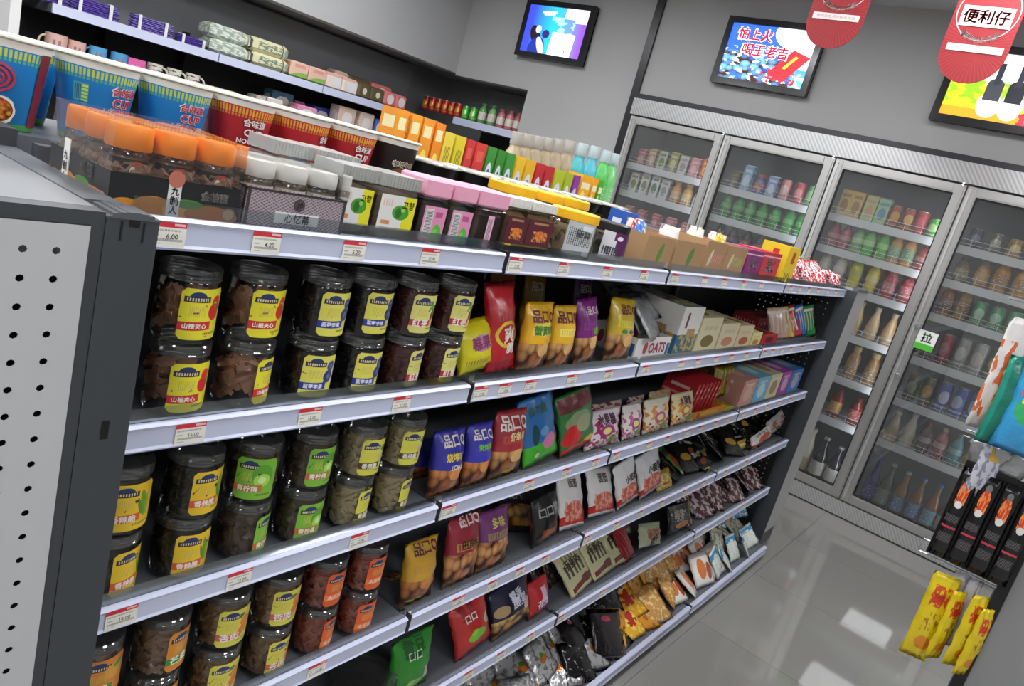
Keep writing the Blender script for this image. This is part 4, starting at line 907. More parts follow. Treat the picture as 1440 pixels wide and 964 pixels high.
ylw = [bm('yl%d' % k, c, [('e', .5, .55, .28, .2, ('c83020', 'd8a020', 'b83018')[k]), ('n', .5, .5, .5, .5, 5, .55, ('e8c040', 'a86018', 'f0d060')[k]), ('r', .5, .8, .2, .08, 'c82c1c')], rough=.2) for k, c in enumerate(('e0a018', 'd89014', 'e8b028'))]
heap(15, 5, 872, 922, -.055, 5, (.12, .11), ylw, 'yellow snack packet with red mark on the base deck', 'yellow packets on the base deck', lean=1.0, dz=.028, dy=.05, d=.022)
ndl = bm('noodle', 'd8a458', [('s', .5, .5, .5, .5, 24, .5, 'c08840', .4), ('n', .5, .5, .5, .5, 9, .56, 'ecc888')], rough=.15)
heap(6, 5, 915, 962, -.05, 3, (.15, .13), [ndl], 'see-through packet of pale orange noodle snacks, base deck', 'noodle packets on the base deck', lean=.95, dz=.04, dy=.07, d=.04)
owm = [bm('owb%d' % k, c, [('e', .4, .5, .2, .3, 'd07838'), ('e', .75, .4, .15, .25, 'a85430'), ('r', .5, .9, .5, .05, 'b0aca8')], rough=.2) for k, c in enumerate(('e4dcd4', 'd8d0c8'))]
heap(10, 5, 950, 1015, -.05, 3, (.14, .12), owm, 'white packet with orange food print, base deck', 'white and orange packets on the base deck', lean=.95, dz=.035, dy=.06, d=.025)
wbm = [bm('wb%d' % k, c, [('r', .5, .8, .5, .1, ('3a88b8', 'c8b890', '3a90c0', 'b0a890')[k]), ('n', .5, .4, .5, .4, 6, .54, ('c8d0c0', '8c8c78', 'e8e8e8', '707068')[k])], rough=.2) for k, c in enumerate(('d8dcd4', 'c8ccb8', '68a8cc', 'dcdcd8'))]
heap(20, 5, 1005, 1066, -.05, 4, (.10, .11), wbm, ['white and blue packet at base deck far end', 'greenish white packet at base deck far end', 'sky blue packet at base deck far end', 'plain white packet at base deck far end'], 'white and blue packets on the base deck', lean=.8, dz=.04, dy=.06, d=.018, jit=.6)

# ------------------------------------------------------------------ top shelf, front row
Z1 = SZ[0] + .0005
film = clear('shrink_film', 'fbfbfb', .7, .03, .06)
def tray_pack(x0, x1, y0, y1, zt, hz, mt, tlabel, tname, jl, lidm, contm, bandm, nx, ny, group, lidh=.026, film_top=None):
    t = empty('display_tray', ((x0 + x1) / 2, (y0 + y1) / 2, Z1), label=tlabel, cat='tray')
    w, dd, h = x1 - x0, y1 - y0, hz; e = .0015
    add('front_board', MB().box(-w / 2, w / 2, -dd / 2, -dd / 2 + e, 0, h).mesh('board'), mt, t)
    add('rear_board', MB().box(-w / 2, w / 2, dd / 2 - e, dd / 2, 0, h).mesh('board'), mt, t)
    add('side_board', MB().box(-w / 2, -w / 2 + e, -dd / 2 + e, dd / 2 - e, 0, h).mesh('board'), mt, t)
    add('side_board', MB().box(w / 2 - e, w / 2, -dd / 2 + e, dd / 2 - e, 0, h).mesh('board'), mt, t)
    add('bottom_board', MB().box(-w / 2 + e, w / 2 - e, -dd / 2 + e, dd / 2 - e, 0, e).mesh('board'), plain('6a5a48', .7), t)
    ft = zt - Z1 + .002
    fm = MB()
    P = [(-w / 2 - .001, -dd / 2 - .001), (w / 2 + .001, -dd / 2 - .001), (w / 2 + .001, dd / 2 + .001), (-w / 2 - .001, dd / 2 + .001)]
    for k in range(4):
        a, c = P[k], P[(k + 1) % 4]
        fm.quad((*a, h), (*c, h), (c[0] * .985, c[1] * .985, ft), (a[0] * .985, a[1] * .985, ft))
    fm.quad(*[(a[0] * .985, a[1] * .985, ft) for a in P])
    add('shrink_wrap', fm.mesh('film'), film, t)
    rj = min((w - .004) / nx, (dd - .004) / ny) / 2 - .0006
    H = zt - Z1 - .003
    for i in range(nx):
        for j in range(ny):
            xx = (x0 + x1) / 2 + (i - (nx - 1) / 2) * (w - .004) / nx; yy = (y0 + y1) / 2 + (j - (ny - 1) / 2) * (dd - .004) / ny
            q = empty('snack_jar', (xx, yy, Z1 + .002), label='%s, %s column, %s row of the pack' % (jl, ORD[i], ORD[j]), cat='jar', group=group)
            add('body', cached(('tj', group), lambda: smooth_angle(MB().lathe([(rj * .9, 0), (rj, .004), (rj, H - lidh - .003), (rj * .9, H - lidh)], 14, cap=False).mesh('body'))), jar_clear, q)
            add('contents', cached(('tc', group), lambda: contents('blob', rj, .002, H - lidh - .006, 4)), contm, q, kind='stuff')
            add('lid', cached(('tl', group), lambda: smooth_angle(MB().lathe([(rj * .97, H - lidh), (rj * 1.0, H - lidh + .001), (rj * 1.0, H - .003), (rj * .93, H), (rj * .4, H)], 18).mesh('lid'), 35)), lidm, q)
            if bandm and j == 0: add('label', cached(('tb', group), lambda: smooth_angle(MB().patch(rj + .0003, -1.2, 1.2, .035, H - lidh - .008, 10).mesh('label'))), bandm, q)
    return t, w, dd
fruit_tray = mat('tray_black_fruit', '1e1f21', .35, shapes=[('e', .12, .16, .12, .24, 'c88428'), ('e', .32, .22, .16, .30, 'b87830'), ('e', .55, .2, .16, .3, 'c89058'), ('e', .78, .18, .22, .26, 'a86838'), ('e', .58, .42, .12, .12, '4f7c38', .3), ('e', .92, .26, .06, .18, '8c7058'), ('e', .92, .26, .045, .14, 'b89878')])
t, w, dd = tray_pack(-.613, -.478, .005, .139, 1.320, .039, fruit_tray, 'black fruit-printed display tray of orange-lidded jars under shrink wrap, nearest the post', 'a', 'small clear jar with orange lid', mat('lid_orange', 'f08a1c', .35), mat('contents_nuts', '8a6a54', .6), mat('label_black_jar', '17181a', .4, shapes=[('e', .5, .7, .14, .2, 'b84a38'), ('r', .5, .35, .14, .2, 'e8e0d8')]), 3, 3, 'orange-lidded jars in the black tray', .022)
for (par_rot, off) in ((0, None),):
    add('name_strip', MB().box(-.005 - .0065, -.005 + .0065, -dd / 2 - .0012, -dd / 2 - .0002, .003, .042).mesh('strip'), plain('e4e2dc', .5), t)
    add('emblem', MB().lathe([(.0085, 0), (.0085, .0006)], 14).mesh('emblem'), plain('b86a58', .5), t, (-.005, -dd / 2 - .0013, .040), (PI / 2, 0, 0))
    for k, ch in enumerate('九制人'): text(ch, .0085, on_front(-dd / 2 - .0017, -.005, .028 - k * .0095), '1e1c1a', t, 'strip_lettering', .02)
    text('金桔蜜', .030, on_front(-dd / 2 - .001, .038, .027), 'c8c4bc', t, 'tray_lettering', .03)
    add('name_strip', MB().box(-w / 2 - .0012, -w / 2 - .0002, .02, .033, .004, .05).mesh('strip'), plain('e4e2dc', .5), t)
    for k, ch in enumerate('九制人'): text(ch, .0085, on_west(-w / 2 - .0017, .0265, .034 - k * .0105), '1e1c1a', t, 'strip_lettering', .02)
    text('金桔', .026, on_west(-w / 2 - .0012, -.02, .03), 'b8b4ac', t, 'tray_lettering', .03)
lace = mat('tray_lattice', '9c8c90', .45, shapes=[('s', .5, .5, .5, .5, 26, .5, '6c5c62', .5), ('s', .5, .5, .5, .5, 24, .3, 'b4a8ac', -.5), ('r', .5, .04, .5, .03, '3c3438'), ('r', .5, .97, .5, .03, '3c3438'), ('r', .02, .5, .015, .5, '3c3438'), ('r', .98, .5, .015, .5, '3c3438')])
white_lid = mat('lid_frosted_white', 'dedcd4', .3)
t, w, dd = tray_pack(-.470, -.333, .006, .12, 1.310, .044, lace, 'grey lattice-printed display tray of white-lidded jars under shrink wrap', 'b', 'small clear jar with white lid', white_lid, mat('contents_tan', 'b49a80', .6), mat('label_pale_jar', 'd8d4cc', .4, shapes=[('s', .5, .5, .4, .3, 10, .5, 'a09488')]), 3, 2, 'white-lidded jars in the grey tray', .018)
add('name_plate', MB().box(-.03, .03, -dd / 2 - .0012, -dd / 2 - .0002, .008, .021).mesh('plate'), plain('d6d4d2', .5), t)
text('心忆蒂', .034, on_front(-dd / 2 - .0016, 0, .0145), '3c3c40', t, 'plate_lettering', .02)
add('emblem', MB().lathe([(.0075, 0), (.0075, .0006)], 16).mesh('emblem'), plain('4a4044', .5), t, (0, -dd / 2 - .001, .031), (PI / 2, 0, 0))
text('滋', .009, on_front(-dd / 2 - .0022, 0, .031), 'b8acb0', t, 'emblem_lettering', .02)

def square_jar(x, y, w, h, lidm, contm, label, front=None, lidh=.016, texts=(), d=None, side=None, group=None, lab_w=.92, lz=(.2, .86), rib=False):
    d = d or w
    t = empty('snack_jar', (x, y, Z1), label=label, cat='jar')
    if group: t['group'] = group
    hb = h - lidh
    add('body', box_mesh(w, d, hb, .004), jar_clear, t)
    add('contents', box_mesh(w * .93, d * .93, hb * .86, .006), contm, t, (0, 0, .002))
    if rib:
        b = MB(); b.box(-w / 2, w / 2, -d / 2, d / 2, 0, lidh)
        for k in range(12):
            xx = -w / 2 + (k + .5) * w / 12; b.box(xx - w / 48, xx + w / 48, -d / 2 - .0008, -d / 2, .001, lidh - .001)
        me = b.mesh('lid')
    else: me = box_mesh(w * 1.02, d * 1.02, lidh, .003)
    add('lid', me, lidm, t, (0, 0, hb))
    if front:
        l = add('label', MB().box(-w * lab_w / 2, w * lab_w / 2, -d / 2 - .0008, -d / 2 - .0002, hb * lz[0], hb * lz[1]).mesh('label'), front, t)
        for (body, cx, cz, tw, c) in texts: text(body, tw * w, on_front(-d / 2 - .0012, cx * w, cz * hb), c, l, 'label_lettering', .02)
        if side: add('side_label', MB().box(-w / 2 - .0006, -w / 2 - .0001, -d * .4, d * .4, hb * lz[0], hb * lz[1]).mesh('label'), side, t)
    return t
apple = mat('label_apple', 'dcdad4', .4, shapes=[('r', .85, .5, .18, .52, 'e0d828'), ('e', .60, .52, .24, .22, '4a9a2c'), ('e', .54, .5, .09, .16, '2c6a20'), ('e', .66, .6, .06, .06, '90c860'), ('s', .2, .78, .16, .1, 14, .5, 'd8b8a8'), ('r', .22, .2, .12, .06, 'c88850')])
brownc = mat('contents_brown_dice', '8c7864', .6, mottle=(160, '5c4a3c'))
clid = clear('lid_clear_ribbed', 'e4e6e2', .9, .14, .12, .30)
for k, (u0, u1) in enumerate(((474, 527), (527, 583))):
    a, b_ = sx(u0, .02, 1.27), sx(u1, .02, 1.27)
    square_jar((a + b_) / 2, .02 + .034, b_ - a - .004, .086, clid, brownc, 'square clear jar with green apple label, %s' % ('beside the grey lattice tray', 'beside the pink-lidded jars')[k], apple, .016, [('고향', .26, .70, .3, '2c3818')], rib=True)
    square_jar((a + b_) / 2 - .05, .128, b_ - a - .004, .092, clid, brownc, 'square clear jar with ribbed white lid behind the %s apple jar' % ORD[k], None, .016, rib=True)
dkc = mat('contents_prunes', '5a463c', .6, mottle=(70, '2c201c'))
pinkl = mat('lid_pink', 'e8a4bc', .35)
plab = mat('label_pink_leaf', 'dc90b0', .4, shapes=[('r', .25, .5, .17, .42, 'd8d8d4'), ('s', .25, .5, .14, .38, 26, .5, '404040', 1.57), ('e', .72, .25, .2, .26, '5cb040', .3), ('e', .6, .2, .12, .18, '7cc850', -.3), ('r', .68, .78, .16, .08, 'b85080')])
for k, (u0, u1) in enumerate(((590, 628), (629, 664), (665, 708))):
    a, b_ = sx(u0, .02, 1.27), sx(u1, .02, 1.27)
    square_jar((a + b_) / 2, .02 + .03, b_ - a - .004, .092, pinkl, dkc, 'pink-lidded clear jar of dried prunes, ' + ('beside the apple-label jars', 'middle of the three with leaf label', 'without front label, beside maroon jars')[k], plab if k < 2 else mat('label_pink_slim', 'e0b0c4', .4, shapes=[('s', .5, .5, .3, .4, 5, .5, '705860')]), .026, d=.06, lab_w=.86 if k < 2 else .2, lz=(.06, .82))
maro = mat('label_maroon', '5a1e2c', .35, shapes=[('r', .5, .06, .5, .10, '121214'), ('r', .5, .18, .5, .02, 'd8c030'), ('e', .55, .55, .2, .14, 'c86828'), ('n', .55, .5, .3, .16, 12, .52, 'e09040'), ('r', .5, .9, .3, .03, 'a88858')])
for k, (u0, u1) in enumerate(((709, 738), (739, 774))):
    a, b_ = sx(u0, .03, 1.27), sx(u1, .03, 1.27)
    square_jar((a + b_) / 2, .03 + .03, b_ - a - .003, .088, white_lid, mat('contents_amber', 'a88a60', .6, mottle=(90, '7a5a38')), 'white-lidded jar with maroon label and yellow line, %s' % ('beside the pink lids', 'beside the grey-text jar')[k], maro, .014, d=.06, lab_w=.99, lz=(.02, .80), rib=True)
yl = mat('lid_yellow', 'f4b818', .35)
def round_jar(x, y, r, h, lidm, contm, ckind, label, lm=None, a0=-1.3, a1=.3, lz=(.12, .8), lidh=.018, seed=0, txt=()):
    t = empty('snack_jar', (x, y, Z1), label=label, cat='jar')
    add('body', smooth_angle(MB().lathe([(r * .9, 0), (r, .005), (r, h - lidh - .006), (r * .86, h - lidh)], 20, cap=False).mesh('body')), jar_clear, t)
    add('contents', contents(ckind, r, .003, h - lidh - .008, seed), contm, t, kind='stuff')
    add('lid', smooth_angle(MB().lathe([(r * .92, h - lidh), (r * .95, h - lidh + .001), (r * .95, h - .002), (r * .9, h), (r * .3, h)], 20).mesh('lid'), 35), lidm, t)
    if lm:
        l = add('label', smooth_angle(MB().patch(r + .0004, a0, a1, h * lz[0], h * lz[1], 12).mesh('label')), lm, t)
        for (body, ang, z, tw, c) in txt: text(body, tw, on_cyl(r + .0008, ang, z), c, l, 'label_lettering', .02)
greyl = mat('label_grey_text', 'b8bcbc', .4, shapes=[('s', .5, .55, .42, .28, 15, .5, '3c4040'), ('s', .5, .55, .42, .28, 15, .25, 'b8bcbc', 1.57), ('r', .7, .85, .2, .08, 'd8dcdc')])
purl = mat('label_purple', 'd4d4d8', .4, shapes=[('e', .78, .55, .28, .5, '5c2058'), ('r', .7, .85, .3, .15, '5c2058'), ('e', .62, .80, .12, .08, 'e8e8ec'), ('s', .35, .3, .3, .16, 12, .5, '404448')])
pret = mat('contents_pretzel', 'b49c7c', .6); greyc = mat('contents_grey_green', '6c7068', .6)
round_jar(sx(801, .05, 1.27), .052, .050, .088, yl, pret, 'strip', 'round clear jar of pale curls with grey text label and yellow lid', greyl, -1.15, .0, seed=2, txt=[('新鲜', -.5, .05, .03, '3c4040')])
round_jar(sx(851, .05, 1.27), .052, .046, .080, plain('1c1c20', .35), greyc, 'blob', 'round clear jar with purple and white label and black lid', purl, -1.2, .1, seed=1, txt=[('좋은', -.7, .026, .03, '404048')])
for k, u in enumerate((712, 752, 790)):
    round_jar(sx(u, .16, 1.27), .165, .05, .103, yl, pret, 'strip', 'yellow-lidded round jar in the row behind, %s from the pink lids' % ORD[k], seed=k)
# kraft and colour cartons
kr = 'a8845c'
for k, (u0, u1, vt, lb) in enumerate(((901, 940, 334, 'kraft box with green leaf print, first of the brown boxes'), (942, 983, 341, 'kraft box with smaller green leaf, second of the brown boxes'), (984, 1012, 341, 'kraft box with white and pink print, third of the brown boxes'), (1013, 1041, 348, 'kraft box with pale green print, fourth of the brown boxes'))):
    o, x, w, h = carton(u0, u1, 0, vt, cm('kraft%d' % k, kr, [('e', .55, .5, .08, .32, '5c8038', -.15)] if k < 2 else [('e', .3, .5, .06, .26, 'd8c8a8', -.2), ('s', .62, .5, .24, .14, 10, .5, ('d08878', 'a0b060')[k - 2])]), lb, y=.02, dep=.13, open_top=True)
    tops = [('3878c8', 'c83830', 'e0d8d0'), ('e8e0d8', 'e8e4e0', 'd8d0d0'), ('f0ece0', 'e8d8c8', 'e0d8d8'), ('e8c820', 'ece4e0', 'f0e0d8')][k]
    for j in range(3):
        nm = {'3878c8': 'blue', 'c83830': 'red', 'e8c820': 'yellow'}.get(tops[j], 'whitish')
        bag((x - w * .2 + j * w * .2, .062 + .022 * j, Z1 + .012), min(.085, w * .5), h + .010, .026, bm('kt%s' % tops[j], tops[j], [('n', .5, .8, .5, .3, 6, .58, 'f4f0ec')]), '%s packet poking out of the %s kraft box, %s from its near side' % (nm, ORD[k], ORD[j]), (-.10, crnd.uniform(-.08, .08), crnd.uniform(-.15, .15)), group='packets in the %s kraft box' % ORD[k], n=6, mm=8)
for k, (u0, u1, vt, c, lb, ti) in enumerate(((1043, 1064, 353, '84246c', 'purple carton with white lettering beside the kraft boxes', '果C'), (1065, 1089, 356, 'c8303c', 'red carton with white lettering beside the purple one', '果C'), (1096, 1112, 349, 'e8c81c', 'tall yellow carton with red mark beside the sweets heap', ''))):
    carton(u0, u1, 0, vt, cm('col%d' % k, c, [('r', .5, .85, .5, .02, 'e8d0d8')] if k < 2 else [('r', .55, .7, .12, .16, 'c83020'), ('s', .5, .2, .25, .07, 8, .5, '303010')]), lb, y=.02, dep=.09, titles=[(ti, .5, .52, .5, 'f4e4ec', .04)] if ti else ())
cand = [bm('cd%d' % k, c, s_, rough=.2) for k, (c, s_) in enumerate((('c02c38', [('n', .5, .5, .5, .5, 6, .52, 'f0e8e8')]), ('e8e4e4', [('s', .5, .5, .5, .5, 5, .4, 'c83040', .5)]), ('d8382c', [('r', .5, .5, .3, .1, '3468b8')]), ('e8e8e8', [('n', .5, .5, .5, .5, 5, .5, '38a050')]), ('c43040', [('e', .5, .5, .3, .2, 'f0d8d8')])))]
cand_l = ['red and white blotched sweet packet', 'white sweet packet with red stripes', 'orange-red sweet packet with blue band', 'white sweet packet with green print', 'deep red sweet packet with pale oval']
heap(30, 0, 1114, 1192, .03, 5, (.075, .07), cand, [c + ', top shelf heap' for c in cand_l], 'sweets heaped on the top shelf', lean=.75, dz=.012, dy=.045, d=.018, jit=.7)

# ------------------------------------------------------------------ top shelf, noodle cups, bowls and boxes behind
gp('riser_board', MB().box(-.6, 1.0, .268, .50, 1.2375, 1.262), plain('5a5d62', .5))
CT, CB, CH = .0485, .035, .104
def cupmat(nm, base, comb, comb2, extra): return mat('cup_' + nm, base, .4, shapes=[('r', .5, .965, .6, .05, 'e8e4d8'), ('s', .5, .855, .6, .045, 60, .6, comb), ('s', .5, .785, .6, .016, 60, .55, comb2)] + extra)
cup_blue = cupmat('blue', '2484cc', 'c8d84c', '6cc070', [('r', .5, .04, .6, .04, '58b058')])
cup_red = cupmat('red', 'c02c34', 'e8b040', 'd89838', [('r', .5, .04, .6, .04, 'd89838')])
cup_dark = cupmat('dark', '2a2220', '2a2220', '2a2220', [('e', .5, .35, .12, .2, '8a5c30')])
lidp = mat('paper_lid', 'd8d4c8', .35, shapes=[('n', .5, .5, 1, 1, 4, .62, 'e8d8a8')])
sl = (CT - CB) / CH
def cup(x, y, mt, label, a, words, wc, extra=None, group='instant noodle cups'):
    t = empty('noodle_cup', (x, y, 1.2622), label=label, cat='cup', group=group)
    add('body', cached('cupb', lambda: smooth_angle(MB().lathe([(CB * .95, 0), (CB, .002), (CT - .001, CH - .005), (CT, CH - .0045)], 28).mesh('cup'), 50)), mt, t)
    add('paper_lid', cached('cupl', lambda: smooth_angle(MB().lathe([(CT, CH - .0045), (CT + .0018, CH - .003), (CT + .0018, CH - .0012), (CT + .0005, CH), (CT * .3, CH)], 28).mesh('lid'), 50)), lidp, t)
    def cone(z): return on_cyl(CB + sl * z, a, z, sl, .0007)
    for (body, z, wd, c) in words:
        text(body, wd, cone(z), 'f4f0ec' if mt != cup_red else '7c1820', t, 'lettering_outline', .07)
        r0 = CB + sl * z
        if mt == cup_red: c = 'f2e0dc'
        text(body, wd * .94, on_cyl(r0, a, z, sl, .0012), c, t, 'lettering', .03)
    if extra: extra(t)
    return t
NW = [('合味道', .0705, .036, 'c04858'), ('CUP', .0565, .029, 'c43040'), ('NOODLES', .0435, .045, 'c43040')]
def swirl(t):
    for k in range(3):
        R_ = .016 - k * .005; pts = []
        for q in range(17):
            th = 2 * PI * q / 16; z = .058 + R_ * math.sin(th) * .95; rr_ = CB + sl * z + .001; an = -.42 + R_ * math.cos(th) / .042
            pts.append((rr_ * math.sin(an), -rr_ * math.cos(an), z))
        add('swirl_emblem', MB().path(pts, .0018, 4).mesh('swirl'), plain('b83448', .5), t)
    add('bowl_picture', smooth_angle(MB().patch(CB + sl * .008 + .0006, -.9, .1, .006, .038, 10, 4, CB + sl * .038 + .0006, corner=.014).mesh('picture')), mat('bowl_print', 'e8e0d0', .4, shapes=[('e', .5, .5, .44, .44, '8a3818'), ('v', .5, .5, .4, .4, 7, 'd84828', 'd8a838', True)]), t)
def panel(t):
    add('side_panel', smooth_angle(MB().patch(CB + sl * .006 + .0006, .55, .95, .006, .092, 5, 1, CB + sl * .092 + .0006).mesh('panel')), plain('7c2430', .45), t)
def facts(t):
    add('facts_panel', smooth_angle(MB().patch(CB + sl * .05 + .0006, -.95, -.55, .05, .072, 5, 1, CB + sl * .072 + .0006).mesh('panel')), mat('facts_print', '48a0a8', .5, shapes=[('s', .3, .5, .25, .4, 9, .5, '28507c'), ('s', .75, .5, .2, .45, 5, .6, 'c8dc40', 1.57)]), t)
    panel_ = 0
cup(-.602, .322, cup_blue, 'blue instant noodle cup with red swirl emblem and bowl picture, at the shelf end', 0, [], '', lambda t: (swirl(t), panel(t)))
cup(-.500, .322, cup_blue, 'blue instant noodle cup with fact panel facing out, second from the shelf end', .42, NW, '', facts)
cup(-.398, .322, cup_blue, 'blue instant noodle cup with red lettering, next to the red cups', .10, NW, '')
cup(-.296, .322, cup_red, 'red instant noodle cup with white lettering, next to the blue cups', -.05, NW, '')
cup(-.192, .322, cup_red, 'red instant noodle cup turned with lettering away, middle of the red ones', .62, NW, '')
cup(-.090, .322, cup_red, 'red instant noodle cup, last of the red ones', .0, NW, '')
cup(.012, .322, cup_dark, 'dark brown instant noodle cup between red cups and black bowls', -.1, [('老坛牛肉', .06, .045, '8a7048')], '')
for k, x in enumerate((-.55, -.448, -.346, -.244, -.142, -.04)):
    cup(x, .43, cup_blue if k < 3 else cup_red, '%s noodle cup in the rear row, %s from the shelf end' % ('blue' if k < 3 else 'red', ORD[k]), .2, [], '')
bowl_m = mat('bowl_black', '16140f', .25, shapes=[('n', .5, .5, .5, .3, 5, .62, '6a4a20')])
foil = mat('bowl_lid_foil', 'c4c0b4', .2, .4, bump=(60, .3))
for k, x in enumerate((.125, .262, .40, .54, .68, .82)):
    t = empty('noodle_bowl', (x, .338, 1.2622), label='black instant noodle bowl with silver lid, %s along the row after the cups' % ORD[k], cat='bowl', group='black noodle bowls')
    add('body', cached('bowlb', lambda: smooth_angle(MB().lathe([(.045, 0), (.048, .003), (.064, .07), (.066, .072)], 28).mesh('bowl'), 50)), bowl_m, t)
    add('lid', cached('bowll', lambda: smooth_angle(MB().lathe([(.066, .072), (.069, .073), (.069, .076), (.066, .079), (.02, .080)], 28).mesh('lid'), 50)), foil, t)
boxes = [(537, 552, 'f09a28', 'orange'), (556, 571, 'f0a030', 'orange'), (573, 589, 'ee9828', 'orange'), (591, 604, 'f08c24', 'orange'), (605, 619, 'e8d048', 'yellow'), (621, 635, 'dccc2c', 'lemon yellow'), (637, 648, 'c83838', 'red'), (650, 665, 'd03c34', 'red'), (667, 679, '3a8c34', 'green'), (681, 692, '38882c', 'green'), (694, 706, '3c9038', 'green'), (708, 720, 'e8bc2c', 'golden yellow'), (722, 735, 'e0b028', 'golden yellow'), (737, 748, 'c02c34', 'crimson'), (750, 762, 'b82c30', 'crimson'), (764, 777, 'b4c030', 'lime'), (779, 789, 'a8b82c', 'lime'), (791, 799, '8c3c98', 'purple'), (801, 815, 'ecac20', 'orange-yellow'), (817, 824, 'eca824', 'orange-yellow'), (826, 832, '50a830', 'leaf green')]
cnt = {}
for k, (u0, u1, c, nm) in enumerate(boxes):
    cnt[nm] = cnt.get(nm, 0) + 1
    tot = sum(1 for b_ in boxes if b_[3] == nm)
    lb = 'tall %s biscuit stick box behind the noodle bowls' % nm if tot == 1 else 'tall %s biscuit stick box behind the noodle bowls, %s of that colour' % (nm, ORD[cnt[nm] - 1])
    sh = [('e', .5, .42, .36, .2, 'f8dc60'), ('r', .5, .84, .34, .07, 'f4e8b0')] if k < 4 else ([('s', .5, .6, .3, .2, 7, .4, '605818'), ('e', .5, .15, .4, .12, 'e87830')] if k < 6 else ([('e', .5, .2, .4, .14, 'e89040'), ('r', .5, .8, .3, .08, 'e06050')] if k < 8 else ([('e', .5, .5, .36, .26, 'd8dce4'), ('e', .5, .46, .24, .2, '44549c'), ('e', .5, .16, .36, .1, 'e0a048')] if k < 18 else [('e', .4, .4, .3, .3, 'f4dc80'), ('r', .5, .8, .4, .06, 'f0e8c0')])))
    carton(u0, u1, 0, None, cm('stick%d' % k, c, sh), lb, y=.525, dep=.055, h=(.185 if k < 4 else .172) - .0012 * k + (.01 if k > 17 else 0), titles=[('Top', .5, .5, .8, '8c4830', .03)] if k in (6, 7) else (), z=SZ[0], group='biscuit stick boxes behind the bowls')
BOT = {}
def bottle_profile(style, h, r):
    P = {'soda': [(.82, 0), (.98, .03), (1, .12), (.94, .35), (1, .55), (.97, .66), (.6, .80), (.36, .87), (.36, .93)],
         'beer': [(.9, 0), (1, .02), (1, .55), (.9, .62), (.5, .74), (.38, .82), (.36, .955)],
         'milk': [(.9, 0), (1, .03), (1, .45), (.72, .66), (.45, .84), (.45, .92)],
         'squat': [(.88, 0), (1, .04), (1, .62), (.9, .72), (.58, .80), (.58, .86)],
         'can': [(.80, 0), (.98, .05), (1, .08), (1, .90), (.86, .97), (.86, 1.0)]}[style]
    return [(a * r, b_ * h) for a, b_ in P]
def bottle(loc, style, h, r, body, cap, lab_c, label, cat, name, group=None, glassy=False, word=None, yaw=0.):
    t = empty(name, loc, yaw, label=label, cat=cat)
    if group: t['group'] = group
    bmt = mat('liq_%s' % body, body, .18, coat=.4) if not glassy else mat('glass_%s' % body, body, .08, coat=.6)
    if style == 'can':
        key = (style, round(h, 3), round(r, 3))
        add('body', cached(('cb', *key), lambda: smooth_angle(MB().lathe(bottle_profile(style, h, r), 14).mesh('can'), 50)), mat('can_%s_%s' % (body, lab_c), body, .3, .25, shapes=[('e', .5, .52, .13, .22, lab_c), ('e', .0, .5, .1, .2, lab_c), ('s', .5, .2, .4, .04, 24, .5, lab_c)]), t)
        add('can_top', cached(('ct', *key), lambda: MB().lathe([(r * .88, h * .985), (r * .88, h * 1.012), (r * .78, h * 1.012), (r * .76, h * .99), (r * .2, h * .99)], 14).mesh('top')), plain('c8c8c8', .25, .8), t)
        return t
    key = (style, round(h, 3), round(r, 3)); P = bottle_profile(style, h, r)
    add('body', cached(('bb', *key), lambda: smooth_angle(MB().lathe(P, 14).mesh('bottle'), 60)), bmt, t)
    ct, cz = P[-1]
    add('cap', cached(('bc', *key), lambda: smooth_angle(MB().lathe([(ct * 1.12, cz - .004), (ct * 1.14, h - .003), (ct * 1.0, h), (ct * .3, h)], 12).mesh('cap'), 40)), plain(cap, .4), t)
    z0, z1 = {'soda': (.36, .54), 'beer': (.16, .46), 'milk': (.10, .40), 'squat': (.18, .56)}[style]
    rl = r * 1.012
    add('label', cached(('bl', *key), lambda: smooth_angle(MB().patch(rl, -PI, PI, z0 * h, z1 * h, 16).mesh('label'))), mat('lbl_%s' % lab_c, lab_c, .4, shapes=[('n', .5, .5, .5, .4, 14, .58, 'd0ccc4')]), t)
    return t
# tall bottles at the rear of the top shelf
def toprow(u, v, body, cap, lab_c, label, r=.03, style='squat', y=.66):
    x = sx(u, y, 1.42); h = min(.30, vz(v, x, y) - SZ[0]); bottle((x, y, SZ[0]), style, h, r, body, cap, lab_c, label, 'bottle', 'drink_bottle', 'tall bottles at the rear of the top shelf')
for k, (u, v) in enumerate(((724, 186), (739, 189), (753, 192), (766, 194), (780, 196), (795, 198))):
    toprow(u, v, 'b0a082', '9c988f', 'b4a486', 'cream bottle with clear cap at the rear of top shelf, %s from the niche side' % ORD[k], .028)
for k, (u, v, c, lb) in enumerate(((812, 202, '48b8c4', 'teal bottle at the rear of the top shelf beside the cream ones'), (829, 206, '58bccc', 'teal bottle at the rear of the top shelf beside a green one'), (846, 212, '60c860', 'bright green bottle at the rear of the top shelf next to the cooler'), (857, 216, '80d080', 'pale green bottle last at the rear of the top shelf'))):
    toprow(u, v, c, 'a8b8b8', c, lb, .027)
bx_ = sx(838, .40, 1.27)
t = empty('biscuit_roll', (bx_, .40, 1.2375 + .026), label='blue round biscuit roll lying at the end of the noodle bowls', cat='packet')
add('wrapper', smooth_angle(MB().lathe([(.018, 0), (.026, .003), (.026, .14), (.018, .143)], 18).mesh('roll'), 40), mat('roll_blue', '2858a8', .3, shapes=[('s', .5, .5, .5, .2, 6, .4, 'd8dce8')]), t, (0, 0, 0), (0, PI / 2, 0))
add('end_seal', smooth_angle(MB().lathe([(.02, 0), (.02, .004)], 16).mesh('seal')), plain('1c2030', .4), t, (.1432, 0, 0), (0, PI / 2, 0))
